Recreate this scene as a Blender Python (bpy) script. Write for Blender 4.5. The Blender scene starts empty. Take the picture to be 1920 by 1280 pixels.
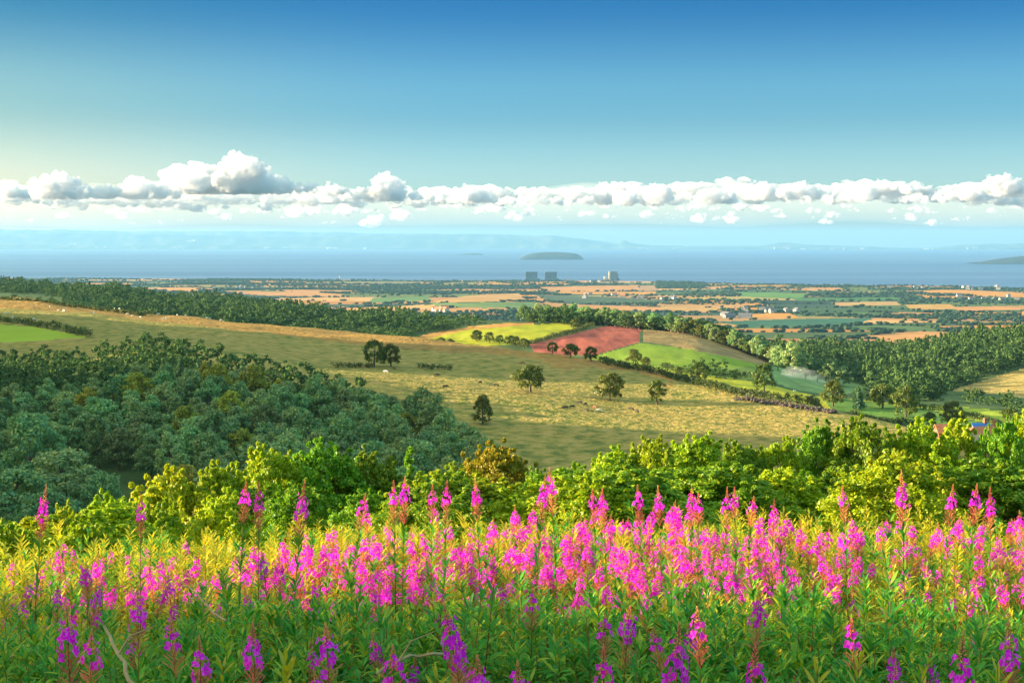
import bpy, math, random
import numpy as np
from mathutils import Vector, Matrix

# ------------------------------------------------------------------ camera, sky, sun, exposure
S = bpy.context.scene
COL = S.collection
FPX = 3000.0                      # focal length in photograph pixels (1920 wide)
HOR = 450.0                       # row of the horizon
EYE = 300.0                       # eye height above the sea
PITCH = math.atan((640 - HOR) / FPX)
SP, CP = math.sin(PITCH), math.cos(PITCH)

cam_d = bpy.data.cameras.new('camera')
cam_d.sensor_width = 36.0
cam_d.lens = 36.0 * FPX / 1920.0
cam_d.clip_start = 0.1
cam_d.clip_end = 300000.0
cam = bpy.data.objects.new('camera', cam_d)
cam.location = (0, 0, EYE)
cam.rotation_euler = (math.pi / 2 - PITCH, 0, 0)
COL.objects.link(cam)
S.camera = cam

SUN_EL = math.radians(10.8)
SUN_AZ = math.radians(-84.0)      # from +Y, clockwise positive: -84 is to the left of the view
W = bpy.data.worlds.new('World')
S.world = W
W.use_nodes = True
nt = W.node_tree
nt.nodes.clear()
sky = nt.nodes.new('ShaderNodeTexSky')
sky.sky_type = 'NISHITA'
sky.sun_disc = False
sky.sun_elevation = SUN_EL
sky.sun_rotation = SUN_AZ
sky.altitude = 300
sky.air_density = 1.0
sky.dust_density = 0.6
sky.ozone_density = 3.0
hs = nt.nodes.new('ShaderNodeHueSaturation')
hs.inputs['Saturation'].default_value = 1.05
hs.inputs['Hue'].default_value = 0.488
bg = nt.nodes.new('ShaderNodeBackground')
bg.inputs['Strength'].default_value = 0.10
wo = nt.nodes.new('ShaderNodeOutputWorld')
# sky tint by height: bluer in view; added warm boost overhead fills the shade
tc = nt.nodes.new('ShaderNodeTexCoord'); sx = nt.nodes.new('ShaderNodeSeparateXYZ')
rp = nt.nodes.new('ShaderNodeValToRGB'); rp.color_ramp.interpolation = 'EASE'
for _ in range(4): rp.color_ramp.elements.new(.5)
for e, (q, c) in zip(rp.color_ramp.elements, [(0, (.43,.58,.74)), (.035, (.44,.59,.75)), (.085, (.22,.40,.54)), (.15, (.032,.20,.40)), (.30, (.72,.78,.75)), (.70, (4.5,3.1,1.85))]):
    e.position = q; e.color = (*c, 1)
mm = nt.nodes.new('ShaderNodeMix'); mm.data_type = 'RGBA'; mm.blend_type = 'MULTIPLY'; mm.inputs[0].default_value = 1
nt.links.new(tc.outputs['Generated'], sx.inputs[0]); nt.links.new(sx.outputs['Z'], rp.inputs[0])
nt.links.new(sky.outputs[0], hs.inputs['Color'])
nt.links.new(hs.outputs[0], mm.inputs[6]); nt.links.new(rp.outputs[0], mm.inputs[7])
# a paler, warmer glow on the side of the sun
sd = nt.nodes.new('ShaderNodeVectorMath'); sd.operation = 'DOT_PRODUCT'
sd.inputs[1].default_value = (math.sin(SUN_AZ), math.cos(SUN_AZ), 0)
mg = nt.nodes.new('ShaderNodeMapRange'); mg.interpolation_type = 'SMOOTHSTEP'
mg.inputs['From Min'].default_value = .12; mg.inputs['From Max'].default_value = .50
glow = nt.nodes.new('ShaderNodeMix'); glow.data_type = 'RGBA'; glow.blend_type = 'MULTIPLY'
glow.inputs[7].default_value = (1.75, 1.08, .76, 1)
nt.links.new(tc.outputs['Generated'], sd.inputs[0]); nt.links.new(sd.outputs['Value'], mg.inputs[0]); nt.links.new(mg.outputs[0], glow.inputs[0])
nt.links.new(mm.outputs[2], glow.inputs[6])
nt.links.new(glow.outputs[2], bg.inputs['Color'])
nt.links.new(bg.outputs[0], wo.inputs['Surface'])

sun_d = bpy.data.lights.new('sun', 'SUN')
sun_d.energy = 5.0
sun_d.angle = math.radians(0.5)
sun_d.color = (1.0, 0.80, 0.50)
sun = bpy.data.objects.new('sun', sun_d)
to_sun = Vector((math.sin(SUN_AZ) * math.cos(SUN_EL), math.cos(SUN_AZ) * math.cos(SUN_EL), math.sin(SUN_EL)))
sun.rotation_euler = to_sun.to_track_quat('Z', 'Y').to_euler()
sun.location = (-40, 10, 330)
COL.objects.link(sun)

S.view_settings.view_transform = 'Standard'
S.view_settings.look = 'None'
S.view_settings.gamma = 1.0
S.view_settings.exposure = 1.85
S.cycles.max_bounces = 12
S.cycles.diffuse_bounces = 3
S.cycles.transmission_bounces = 4
S.cycles.transparent_max_bounces = 16
S.cycles.volume_bounces = 8
S.cycles.use_denoising = True

# ------------------------------------------------------------------ helpers
def tag(o, label=None, cat=None, group=None, kind=None):
    if label: o['label'] = label
    if cat: o['category'] = cat
    if group: o['group'] = group
    if kind: o['kind'] = kind
    return o

def mesh(name, verts, faces, mat=None, smooth=False, mats=None, midx=None, attr=None):
    """verts (N,3); faces (M,k) or list of such arrays; returns mesh data"""
    if not (isinstance(faces, list) and isinstance(faces[0], np.ndarray) and faces[0].ndim == 2): faces = [np.asarray(faces)]
    faces = [np.asarray(f, dtype=np.int32) for f in faces if len(f)]
    me = bpy.data.meshes.new(name)
    verts = np.asarray(verts, dtype=np.float32)
    me.vertices.add(len(verts))
    me.vertices.foreach_set('co', verts.ravel())
    loops = np.concatenate([f.ravel() for f in faces])
    tot = np.concatenate([np.full(len(f), f.shape[1], dtype=np.int32) for f in faces])
    start = np.concatenate([[0], np.cumsum(tot)[:-1]]).astype(np.int32)
    me.loops.add(len(loops)); me.loops.foreach_set('vertex_index', loops)
    me.polygons.add(len(tot))
    me.polygons.foreach_set('loop_start', start)
    me.polygons.foreach_set('loop_total', tot)
    me.polygons.foreach_set('use_smooth', np.full(len(tot), bool(smooth)))
    if mats:
        for m in mats: me.materials.append(m)
        if midx is not None: me.polygons.foreach_set('material_index', np.asarray(midx, dtype=np.int32))
    elif mat: me.materials.append(mat)
    if attr is not None:
        for k, a in attr.items():
            at = me.attributes.new(k, 'FLOAT_COLOR', 'FACE')
            at.data.foreach_set('color', np.asarray(a, dtype=np.float32).ravel())
    me.update(calc_edges=True)
    return me

def link(name, me, parent=None, loc=None, rot=None, scale=None):
    o = bpy.data.objects.new(name, me)
    COL.objects.link(o)
    if parent is not None: o.parent = parent
    if loc is not None: o.location = loc
    if rot is not None: o.rotation_euler = rot
    if scale is not None: o.scale = scale
    return o

def empty(name, loc=(0, 0, 0), rz=0.0, scale=None):
    o = bpy.data.objects.new(name, None)
    COL.objects.link(o)
    o.location = loc
    o.rotation_euler = (0, 0, rz)
    if scale is not None: o.scale = scale
    return o

class MB:
    """collects vertex/face arrays for one mesh"""
    def __init__(s): s.v = []; s.f = {}; s.n = 0
    def add(s, v, f):
        v = np.asarray(v, float); f = np.asarray(f, int)
        s.v.append(v); s.f.setdefault(f.shape[1], []).append(f + s.n); s.n += len(v)
    def quads(s, q):                                 # (N,4,3)
        q = np.asarray(q); n = len(q)
        s.add(q.reshape(-1, 3), np.arange(n * 4).reshape(n, 4))
    def box(s, c, d, rz=0.0):
        x, y, z = np.array(d) / 2.0
        v = np.array([[-x,-y,-z],[x,-y,-z],[x,y,-z],[-x,y,-z],[-x,-y,z],[x,-y,z],[x,y,z],[-x,y,z]])
        ca, sa = math.cos(rz), math.sin(rz)
        v = v @ np.array([[ca, sa, 0], [-sa, ca, 0], [0, 0, 1]]) + np.array(c)
        s.add(v, [[0,3,2,1],[4,5,6,7],[0,1,5,4],[1,2,6,5],[2,3,7,6],[3,0,4,7]])
    def tube(s, pts, rad, n=6):
        pts = np.asarray(pts, float); k = len(pts)
        rad = np.broadcast_to(rad, (k,))
        t = np.gradient(pts, axis=0); t /= np.linalg.norm(t, axis=1)[:, None] + 1e-9
        ref = np.array([0, 0, 1.0]) if abs(t[0, 2]) < .9 else np.array([1.0, 0, 0])
        a = np.cross(t, ref); a /= np.linalg.norm(a, axis=1)[:, None] + 1e-9
        b = np.cross(t, a)
        ang = np.arange(n) * 2 * math.pi / n
        v = pts[:, None] + rad[:, None, None] * (np.cos(ang)[None, :, None] * a[:, None] + np.sin(ang)[None, :, None] * b[:, None])
        f = []
        for i in range(k - 1):
            for j in range(n):
                f.append([i*n+j, i*n+(j+1)%n, (i+1)*n+(j+1)%n, (i+1)*n+j])
        s.add(v.reshape(-1, 3), f)
        s.add(pts[-1:] + 0, np.zeros((0, 3), int))
        tip = s.n - 1
        base = tip - n
        s.f.setdefault(3, []).append(np.array([[base+j, base+(j+1)%n, tip] for j in range(n)]))
    def get(s):
        return np.concatenate(s.v), [np.concatenate(a) for a in s.f.values() if sum(len(x) for x in a)]
    def mesh(s, name, mat, smooth=False):
        v, f = s.get()
        return mesh(name, v, f, mat, smooth)

_ICO = {}
def ico(sub):
    if sub in _ICO: return _ICO[sub]
    t = (1 + 5 ** .5) / 2
    v = [(-1,t,0),(1,t,0),(-1,-t,0),(1,-t,0),(0,-1,t),(0,1,t),(0,-1,-t),(0,1,-t),(t,0,-1),(t,0,1),(-t,0,-1),(-t,0,1)]
    f = [(0,11,5),(0,5,1),(0,1,7),(0,7,10),(0,10,11),(1,5,9),(5,11,4),(11,10,2),(10,7,6),(7,1,8),(3,9,4),(3,4,2),(3,2,6),(3,6,8),(3,8,9),(4,9,5),(2,4,11),(6,2,10),(8,6,7),(9,8,1)]
    v = [np.array(p, float) / np.linalg.norm(p) for p in v]
    for _ in range(sub):
        c = {}; nf = []
        def mid(a, b):
            k = (min(a, b), max(a, b))
            if k not in c:
                p = v[a] + v[b]; v.append(p / np.linalg.norm(p)); c[k] = len(v) - 1
            return c[k]
        for a, b, d in f:
            ab, bd, da = mid(a, b), mid(b, d), mid(d, a)
            nf += [(a, ab, da), (b, bd, ab), (d, da, bd), (ab, bd, da)]
        f = nf
    _ICO[sub] = (np.array(v), np.array(f))
    return _ICO[sub]

# cheap smooth value noise on numpy arrays
_R = np.random.RandomState(5)
_T = _R.rand(256, 256) * 2 - 1
def vnoise(x, y):
    x = np.asarray(x, float); y = np.asarray(y, float)
    xi = np.floor(x).astype(int); yi = np.floor(y).astype(int)
    fx = x - xi; fy = y - yi
    fx = fx * fx * (3 - 2 * fx); fy = fy * fy * (3 - 2 * fy)
    g = lambda a, b: _T[a & 255, b & 255]
    return (g(xi, yi)*(1-fx) + g(xi+1, yi)*fx)*(1-fy) + (g(xi, yi+1)*(1-fx) + g(xi+1, yi+1)*fx)*fy
def fbm(x, y, o=4):
    r = 0; a = 1.0
    for i in range(o):
        r = r + a * vnoise(x + 37.1*i, y + 11.7*i); a *= .5; x = x * 2.03; y = y * 2.03
    return r

# ------------------------------------------------------------------ materials
def newmat(name):
    m = bpy.data.materials.new(name); m.use_nodes = True
    n = m.node_tree; n.nodes.clear()
    out = n.nodes.new('ShaderNodeOutputMaterial')
    return m, n, out

def ramp(n, fac, stops):
    r = n.nodes.new('ShaderNodeValToRGB')
    e = r.color_ramp.elements
    while len(e) < len(stops): e.new(0.5)
    for i, (p, c) in enumerate(stops):
        e[i].position = p; e[i].color = (*c, 1)
    n.links.new(fac, r.inputs[0])
    return r.outputs[0]

def noise(n, scale, detail=4, rough=.55, coord='Object', stretch=None):
    t = n.nodes.new('ShaderNodeTexCoord')
    k = n.nodes.new('ShaderNodeTexNoise')
    k.inputs['Scale'].default_value = scale
    k.inputs['Detail'].default_value = detail
    k.inputs['Roughness'].default_value = rough
    src = t.outputs[coord]
    if stretch:
        mp = n.nodes.new('ShaderNodeMapping'); mp.inputs['Scale'].default_value = stretch
        n.links.new(src, mp.inputs[0]); src = mp.outputs[0]
    n.links.new(src, k.inputs['Vector'])
    return k.outputs[0]

def mixc(n, fac, a, b, mode='MIX'):
    m = n.nodes.new('ShaderNodeMix'); m.data_type = 'RGBA'; m.blend_type = mode
    if isinstance(fac, (int, float)): m.inputs[0].default_value = fac
    else: n.links.new(fac, m.inputs[0])
    for i, c in ((6, a), (7, b)):
        if isinstance(c, tuple): m.inputs[i].default_value = (*c, 1)
        else: n.links.new(c, m.inputs[i])
    return m.outputs[2]

def leafmat(name, c1, c2, c3=None, trans=.4, objvar=.25, gloss=.025, c_rare=None):
    """leaf faces: colour varies per leaf and per plant; part of the light passes through"""
    m, n, out = newmat(name)
    g = n.nodes.new('ShaderNodeNewGeometry')
    st = [(0.0, c1), (0.6, c2), (1.0, c3 or c2)]
    col = ramp(n, g.outputs['Random Per Island'], st)
    oi = n.nodes.new('ShaderNodeObjectInfo')
    h = n.nodes.new('ShaderNodeHueSaturation')
    mr = n.nodes.new('ShaderNodeMapRange')
    mr.inputs['To Min'].default_value = .5 - .035 * objvar / .25
    mr.inputs['To Max'].default_value = .5 + .03 * objvar / .25
    n.links.new(oi.outputs['Random'], mr.inputs[0]); n.links.new(mr.outputs[0], h.inputs['Hue'])
    mv = n.nodes.new('ShaderNodeMapRange'); mv.inputs['To Min'].default_value = 1 - objvar; mv.inputs['To Max'].default_value = 1 + objvar
    ml = n.nodes.new('ShaderNodeMath'); ml.operation = 'MULTIPLY'; ml.inputs[1].default_value = 7.31
    fr = n.nodes.new('ShaderNodeMath'); fr.operation = 'FRACT'
    n.links.new(oi.outputs['Random'], ml.inputs[0]); n.links.new(ml.outputs[0], fr.inputs[0]); n.links.new(fr.outputs[0], mv.inputs[0])
    n.links.new(mv.outputs[0], h.inputs['Value']); n.links.new(col, h.inputs['Color'])
    d = n.nodes.new('ShaderNodeBsdfDiffuse'); t = n.nodes.new('ShaderNodeBsdfTranslucent')
    gl = n.nodes.new('ShaderNodeBsdfGlossy'); gl.inputs['Roughness'].default_value = .45
    n.links.new(h.outputs[0], d.inputs[0]); n.links.new(h.outputs[0], t.inputs[0])
    mx = n.nodes.new('ShaderNodeMixShader'); mx.inputs[0].default_value = trans
    n.links.new(d.outputs[0], mx.inputs[1]); n.links.new(t.outputs[0], mx.inputs[2])
    m2 = n.nodes.new('ShaderNodeMixShader'); m2.inputs[0].default_value = gloss
    n.links.new(mx.outputs[0], m2.inputs[1]); n.links.new(gl.outputs[0], m2.inputs[2])
    n.links.new(m2.outputs[0], out.inputs[0])
    return m

def groundmat(name, stops, scale, bump=0.0, bscale=1.0, detail=6, stretch=None, scale2=None, stops2=None, f2=.5, dist=1.0, attr=None):
    m, n, out = newmat(name)
    p = n.nodes.new('ShaderNodeBsdfPrincipled'); p.inputs['Roughness'].default_value = 1.0
    p.inputs['Specular IOR Level'].default_value = .1
    col = ramp(n, noise(n, scale, detail, stretch=stretch), stops)
    if stops2:
        c2 = ramp(n, noise(n, scale2, 5), stops2)
        col = mixc(n, f2, col, c2)
    if attr:
        a = n.nodes.new('ShaderNodeAttribute'); a.attribute_name = attr
        col = mixc(n, 1.0, a.outputs['Color'], col, 'MULTIPLY')
    n.links.new(col, p.inputs['Base Color'])
    if bump:
        b = n.nodes.new('ShaderNodeBump'); b.inputs['Strength'].default_value = bump; b.inputs['Distance'].default_value = dist
        n.links.new(noise(n, bscale, 3, .6), b.inputs['Height']); n.links.new(b.outputs[0], p.inputs['Normal'])
    n.links.new(p.outputs[0], out.inputs[0])
    return m

def plainmat(name, c, rough=.8, var=.15, scale=3.0):
    m, n, out = newmat(name)
    p = n.nodes.new('ShaderNodeBsdfPrincipled'); p.inputs['Roughness'].default_value = rough
    a = tuple(x * (1 - var) for x in c); b = tuple(min(1, x * (1 + var)) for x in c)
    n.links.new(ramp(n, noise(n, scale, 4), [(.3, a), (.7, b)]), p.inputs['Base Color'])
    n.links.new(p.outputs[0], out.inputs[0])
    return m

# ------------------------------------------------------------------ perspective helpers
def slope(py):
    v = (py - 640.0) / FPX
    return (SP + v * CP) / (CP - v * SP)            # metres below the eye per metre of depth
def ray(px, py):
    u = (px - 960.0) / FPX; v = (py - 640.0) / FPX
    y = CP - v * SP
    return u / y, -(SP + v * CP) / y                # x and z per metre of depth
def at(px, py, Y):
    a, b = ray(px, py)
    return Vector((a * Y, Y, EYE + b * Y))
def px_of(P):
    P = np.asarray(P, float)
    x, y, z = P[..., 0], P[..., 1], P[..., 2] - EYE
    dep = y * CP - z * SP
    up = y * SP + z * CP
    return 960 + FPX * x / dep, 640 - FPX * up / dep

# ------------------------------------------------------------------ terrain: one polar sheet round the camera
PXC = np.array([-500, 0, 320, 640, 960, 1280, 1600, 1920, 2500], float)
KN = [  # (radius per column, height per column: ('z', metres below the eye) or ('p', picture row))
 ([1.5]*9, ('z', [-1.95]*9)),
 ([3.5]*9, ('z', [-2.25]*9)),
 ([12]*9,  ('z', [-3.45,-3.38,-3.32,-3.28,-3.25,-3.25,-3.25,-3.25,-3.25])),
 ([40]*9,  ('z', [-11.5,-11,-10,-9.2,-8.9,-8.6,-8.4,-8.2,-8.2])),
 ([150]*9, ('z', [-36,-36,-34,-30,-28,-27,-26,-26,-26])),
 ([420,400,400,415,425,430,430,430,430], ('z', [-72,-71,-70,-67,-63,-61,-60,-60,-62])),
 ([720,650,610,590,560,530,485,465,465], ('p', [670,680,662,702,742,782,822,848,855])),
 ([1150,1000,930,850,740,640,540,490,470], ('p', [540,556,592,622,655,707,778,838,870])),
 ([1300,1190,1110,1030,900,770,670,600,580], ('z', [-85,-80,-85,-88,-76,-77,-80,-84,-86])),
 ([1900,1800,1600,1320,1080,950,860,770,760], ('p', [560,560,588,630,668,700,752,790,810])),
 ([2600,2500,2300,1800,1420,1340,1240,1150,1150], ('p', [535,538,562,598,605,629,722,730,735])),
 ([3300,3200,3000,2500,2000,1900,1750,1500,1500], ('z', [-130,-130,-140,-150,-125,-134,-127,-98,-95])),
 ([4800,4700,4600,4500,4300,4200,3600,3200,3200], ('z', [-235,-235,-240,-245,-245,-246,-235,-232,-232])),
 ([13400,13000,12500,12000,11700,11300,10700,10100,9900], ('z', [-294]*9)),
 ([13800,13400,12900,12400,12100,11700,11100,10500,10300], ('z', [-305]*9)),
 ([14500]*9, ('z', [-306]*9)),
]
def pchip(x, y, q):
    h = np.diff(x); d = np.diff(y) / h
    m = np.zeros_like(y)
    for i in range(1, len(x) - 1):
        if d[i-1] * d[i] > 0:
            w1 = 2*h[i] + h[i-1]; w2 = h[i] + 2*h[i-1]
            m[i] = (w1 + w2) / (w1 / d[i-1] + w2 / d[i])
    m[0] = d[0]; m[-1] = d[-1]
    k = np.clip(np.searchsorted(x, q) - 1, 0, len(x) - 2)
    t = (q - x[k]) / h[k]
    t2 = t*t; t3 = t2*t
    return (2*t3-3*t2+1)*y[k] + (t3-2*t2+t)*h[k]*m[k] + (-2*t3+3*t2)*y[k+1] + (t3-t2)*h[k]*m[k+1]

TH_C = np.arctan((PXC - 960) / FPX / CP)
in_th = np.linspace(math.radians(-20.5), math.radians(20.5), 660)
out_th = np.concatenate([np.linspace(math.radians(20.5), math.radians(339.5), 130)[1:-1]])
TH = np.concatenate([in_th, out_th])                 # 0 = +Y, clockwise
LRN = np.concatenate([np.linspace(math.log(1.5), math.log(12), 40)[:-1], np.linspace(math.log(12), math.log(400), 80)[:-1],
                      np.linspace(math.log(400), math.log(1150), 150)[:-1], np.linspace(math.log(1150), math.log(3000), 110)[:-1],
                      np.linspace(math.log(3000), math.log(14500), 190)])
NT, NR = len(TH), len(LRN)
kr = np.array([k[0] for k in KN], float)             # (K, 9)
kz = np.zeros_like(kr)
for i, (r, (mode, v)) in enumerate(KN):
    for j in range(9):
        kz[i, j] = v[j] if mode == 'z' else -slope(v[j]) * r[j] * math.cos(TH_C[j])
Z = np.zeros((NT, NR))
for i, th in enumerate(TH):
    t = (th + math.pi) % (2 * math.pi) - math.pi
    tc = min(max(t, TH_C[0]), TH_C[-1])
    r = np.array([pchip(TH_C, kr[k], np.array([tc]))[0] for k in range(len(KN))])
    z = np.array([pchip(TH_C, kz[k], np.array([tc]))[0] for k in range(len(KN))])
    Z[i] = pchip(np.log(r), z, LRN)
RR = np.exp(LRN)[None, :]
GX = np.sin(TH)[:, None] * RR; GY = np.cos(TH)[:, None] * RR
# behind the camera and to the sides the hill stays high (the summit ridge the photographer stands on)
t = np.abs((TH + math.pi) % (2 * math.pi) - math.pi)[:, None]
back = np.clip((t - math.radians(75)) / math.radians(50), 0, 1)
back = back * back * (3 - 2 * back)
Z = Z * (1 - back) + back * (-1.9 - RR * .02 * np.clip(RR / 2000, 0, 1) - 40 * np.clip(RR / 14500, 0, 1))
bk2 = np.clip((t - math.radians(32)) / math.radians(38), 0, 1) * np.exp(-(RR / 120) ** 2) * (1 - back)
Z = Z * (1 - bk2) + bk2 * (-1.9 - RR * .03)
# the shoulder of hill to the left of the picture that shades the valley wood
Z += 204 * np.exp(-((GX + 640) / 170) ** 2 - ((GY - 420) / 185) ** 2)
Z += 172 * np.exp(-((GX + 500) / 95) ** 2 - ((GY - 736) / 76) ** 2)  # unseen second bump, added to throw a band of shade over the heath
# small relief
amp = np.clip(RR / 900, 0, 1) ** 1.2
Z += amp * (1.5 * fbm(GX / 90, GY / 90, 3) + .5 * fbm(GX / 17, GY / 17, 3)) * np.clip((4200 - RR) / 1500, 0, 1)
Z += np.clip((RR - 3600) / 1500, 0, 1) * np.clip((12500 - RR) / 3000, 0, 1) * 9 * fbm(GX / 900, GY / 900, 3)
Z += .05 * fbm(GX / 1.3, GY / 1.3, 3) * np.clip((60 - RR) / 30, 0, 1)
# the low swell under the stubble field out on the plain
hx, hy = at(895, 560, 6200).x, 6200
Z += 26 * np.exp(-((GX - hx) / 260) ** 2 - ((GY - hy) / 420) ** 2)
GZ = EYE + Z

def height(x, y):
    x = np.asarray(x, float); y = np.asarray(y, float)
    th = np.arctan2(x, y); th = np.where(th < TH[0], th + 2 * math.pi, th)
    lr = np.log(np.maximum(np.hypot(x, y), 1.51))
    i = np.clip(np.searchsorted(TH, th) - 1, 0, NT - 1)
    j = np.clip(np.searchsorted(LRN, lr) - 1, 0, NR - 2)
    t1 = np.where(i + 1 < NT, TH[np.minimum(i + 1, NT - 1)], TH[0] + 2 * math.pi)
    i1 = (i + 1) % NT
    a = np.clip((th - TH[i]) / (t1 - TH[i]), 0, 1); b = np.clip((lr - LRN[j]) / (LRN[j+1] - LRN[j]), 0, 1)
    return (GZ[i, j]*(1-a) + GZ[i1, j]*a)*(1-b) + (GZ[i, j+1]*(1-a) + GZ[i1, j+1]*a)*b

def ground(px, py, rmin=3.0, rmax=14000.0):
    """the first point of the terrain, from rmin on, seen at this picture position"""
    a, b = ray(px, py)
    Y = np.exp(np.linspace(math.log(rmin), math.log(rmax), 3000))
    d = (EYE + b * Y) - height(a * Y, Y)
    k = np.argmax(d < 0)
    if d[k] >= 0: k = int(np.argmin(d))
    return Vector((a * Y[k], Y[k], float(height(a * Y[k], Y[k]))))

def inpoly(px, py, poly):
    px = np.asarray(px); py = np.asarray(py)
    c = np.zeros(px.shape, bool)
    n = len(poly)
    for i in range(n):
        x0, y0 = poly[i]; x1, y1 = poly[(i + 1) % n]
        m = (y0 > py) != (y1 > py)
        with np.errstate(divide='ignore', invalid='ignore'):
            xx = x0 + (py - y0) * (x1 - x0) / ((y1 - y0) if y1 != y0 else 1e-9)
        c ^= m & (px < xx)
    return c

verts = np.stack([GX, GY, GZ], -1).reshape(-1, 3)
ii, jj = np.meshgrid(np.arange(NT), np.arange(NR - 1), indexing='ij')
i1 = (ii + 1) % NT
quads = np.stack([ii*NR + jj, ii*NR + jj + 1, i1*NR + jj + 1, i1*NR + jj], -1).reshape(-1, 4)
fc = verts[quads].mean(1)
fr = np.hypot(fc[:, 0], fc[:, 1])
fth = np.abs(np.arctan2(fc[:, 0], fc[:, 1]))
fpx, fpy = px_of(fc)
fpx = np.where(fth < 1.0, fpx, -9999)

# per-zone limits: radius of the ridge crest for each face
thq = np.clip(np.arctan2(fc[:, 0], fc[:, 1]), TH_C[0], TH_C[-1])
def kline(k): return pchip(TH_C, kr[k], thq)
r_ridge, r_dip, r_foot, r_crest, r_plain, r_shore = kline(7), kline(8), kline(9), kline(10), kline(12), kline(13)

# ------------------------------------------------------------------ fields (patches of the ground sheet)
rng = np.random.RandomState(11)
# parcels of the coastal plain: jittered cells in plan
seeds = []
y = 3000.0
while y < 13600:
    dy = rng.uniform(200, 480) * (0.75 + y / 16000)
    x = -5200.0 + rng.uniform(0, 300)
    while x < 5200:
        dx = rng.uniform(220, 640)
        seeds.append((x + dx/2, y + dy/2 + rng.uniform(-.35, .35)*dy))
        x += dx
    y += dy
seeds = np.array(seeds)
PAL = np.array([(.68,.29,.06),(.60,.28,.09),(.68,.36,.12),(.10,.16,.045),(.065,.12,.04),(.05,.095,.05),(.19,.22,.05),(.42,.30,.08),(.035,.075,.04)])
pidx = rng.choice(len(PAL), len(seeds), p=[.16,.12,.08,.14,.14,.13,.07,.07,.09])
pcol = PAL[pidx] * rng.uniform(.62, 1.0, (len(seeds), 1))
def parcel(x, y):
    """index of the parcel and distance to its boundary"""
    n = len(x); k = np.zeros(n, int); e = np.zeros(n)
    for a in range(0, n, 20000):
        X = x[a:a+20000, None] * .62; Y = y[a:a+20000, None]
        d = np.hypot(X - seeds[None, :, 0]*.62, Y - seeds[None, :, 1])
        o = np.argpartition(d, 1, axis=1)[:, :2]
        d0 = np.take_along_axis(d, o, 1)
        s = np.argsort(d0, 1)
        o = np.take_along_axis(o, s, 1); d0 = np.take_along_axis(d0, s, 1)
        k[a:a+20000] = o[:, 0]; e[a:a+20000] = d0[:, 1] - d0[:, 0]
    return k, e

zone = np.zeros(len(quads), int)                     # 0 hillside 1 heath 2 far downs 3 plain
fcol = np.ones((len(quads), 4), np.float32)
front = fth < math.radians(60)
mid_r = np.maximum(r_dip * .97, r_ridge * 1.02)
zone[(fr > 330)] = 1
zone[(fr > mid_r)] = 2
zone[(fr > r_plain * .8)] = 3
pk, pe = parcel(fc[:, 0], fc[:, 1])
m3 = zone == 3
fcol[m3, :3] = pcol[pk[m3]]
fcol[m3 & (fr > r_shore * .995), :3] = (.16, .13, .09)
ORANGE = (.70, .30, .05); STUBBLE = (.64, .29, .09)
PLAIN = [
 ([(805,567),(832,561),(870,555),(925,551),(973,550),(988,564),(900,566)], (.62,.32,.09)),
 ([(808,568),(1000,566),(1036,579),(820,576)], (.19,.27,.07)),
 ([(1000,561),(1043,569),(1120,572),(1330,578),(1330,586),(1120,581),(1042,579)], STUBBLE),
 ([(1010,538),(1200,534),(1192,545),(1030,546)], STUBBLE),
 ([(1200,535),(1240,535),(1236,545),(1194,546)], (.50,.27,.13)),
 ([(1046,547),(1230,547),(1228,552),(1050,551)], ORANGE),
 ([(1000,552),(1160,557),(1300,569),(1110,569),(1040,566)], (.08,.12,.06)),
 ([(310,540),(370,542),(372,548),(314,547)], ORANGE),
 ([(420,545),(560,547),(640,551),(650,557),(500,554),(425,549)], STUBBLE),
 ([(590,578),(660,579),(655,585),(596,584)], ORANGE),
 ([(700,558),(800,555),(810,563),(690,568)], (.15,.25,.06)),
 ([(180,517),(330,519),(400,524),(300,525),(190,521)], STUBBLE),
 ([(640,528),(800,528),(770,533),(650,532)], (.30,.24,.10)),
 ([(1385,548),(1520,550),(1500,560),(1390,556)], (.14,.27,.05)),
 ([(1690,545),(1800,543),(1920,549),(1920,558),(1760,551)], ORANGE),
 ([(1560,567),(1680,565),(1690,572),(1570,573)], (.60,.34,.12)),
 ([(1695,571),(1780,570),(1800,579),(1710,581)], (.64,.34,.08)),
 ([(1395,588),(1480,587),(1500,596),(1410,597)], ORANGE),
 ([(1340,603),(1480,598),(1640,596),(1600,610),(1400,613)], (.05,.15,.08)),
 ([(1480,559),(1680,557),(1690,562),(1500,564)], (.09,.21,.05)),
 ([(1780,575),(1920,573),(1920,580),(1800,583)], STUBBLE),
 ([(1240,574),(1360,578),(1330,584),(1240,582)], (.60,.33,.10)),
]
for poly, c in PLAIN:
    m = m3 & inpoly(fpx, fpy, poly); fcol[m, :3] = np.array(c) * .85
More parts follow.
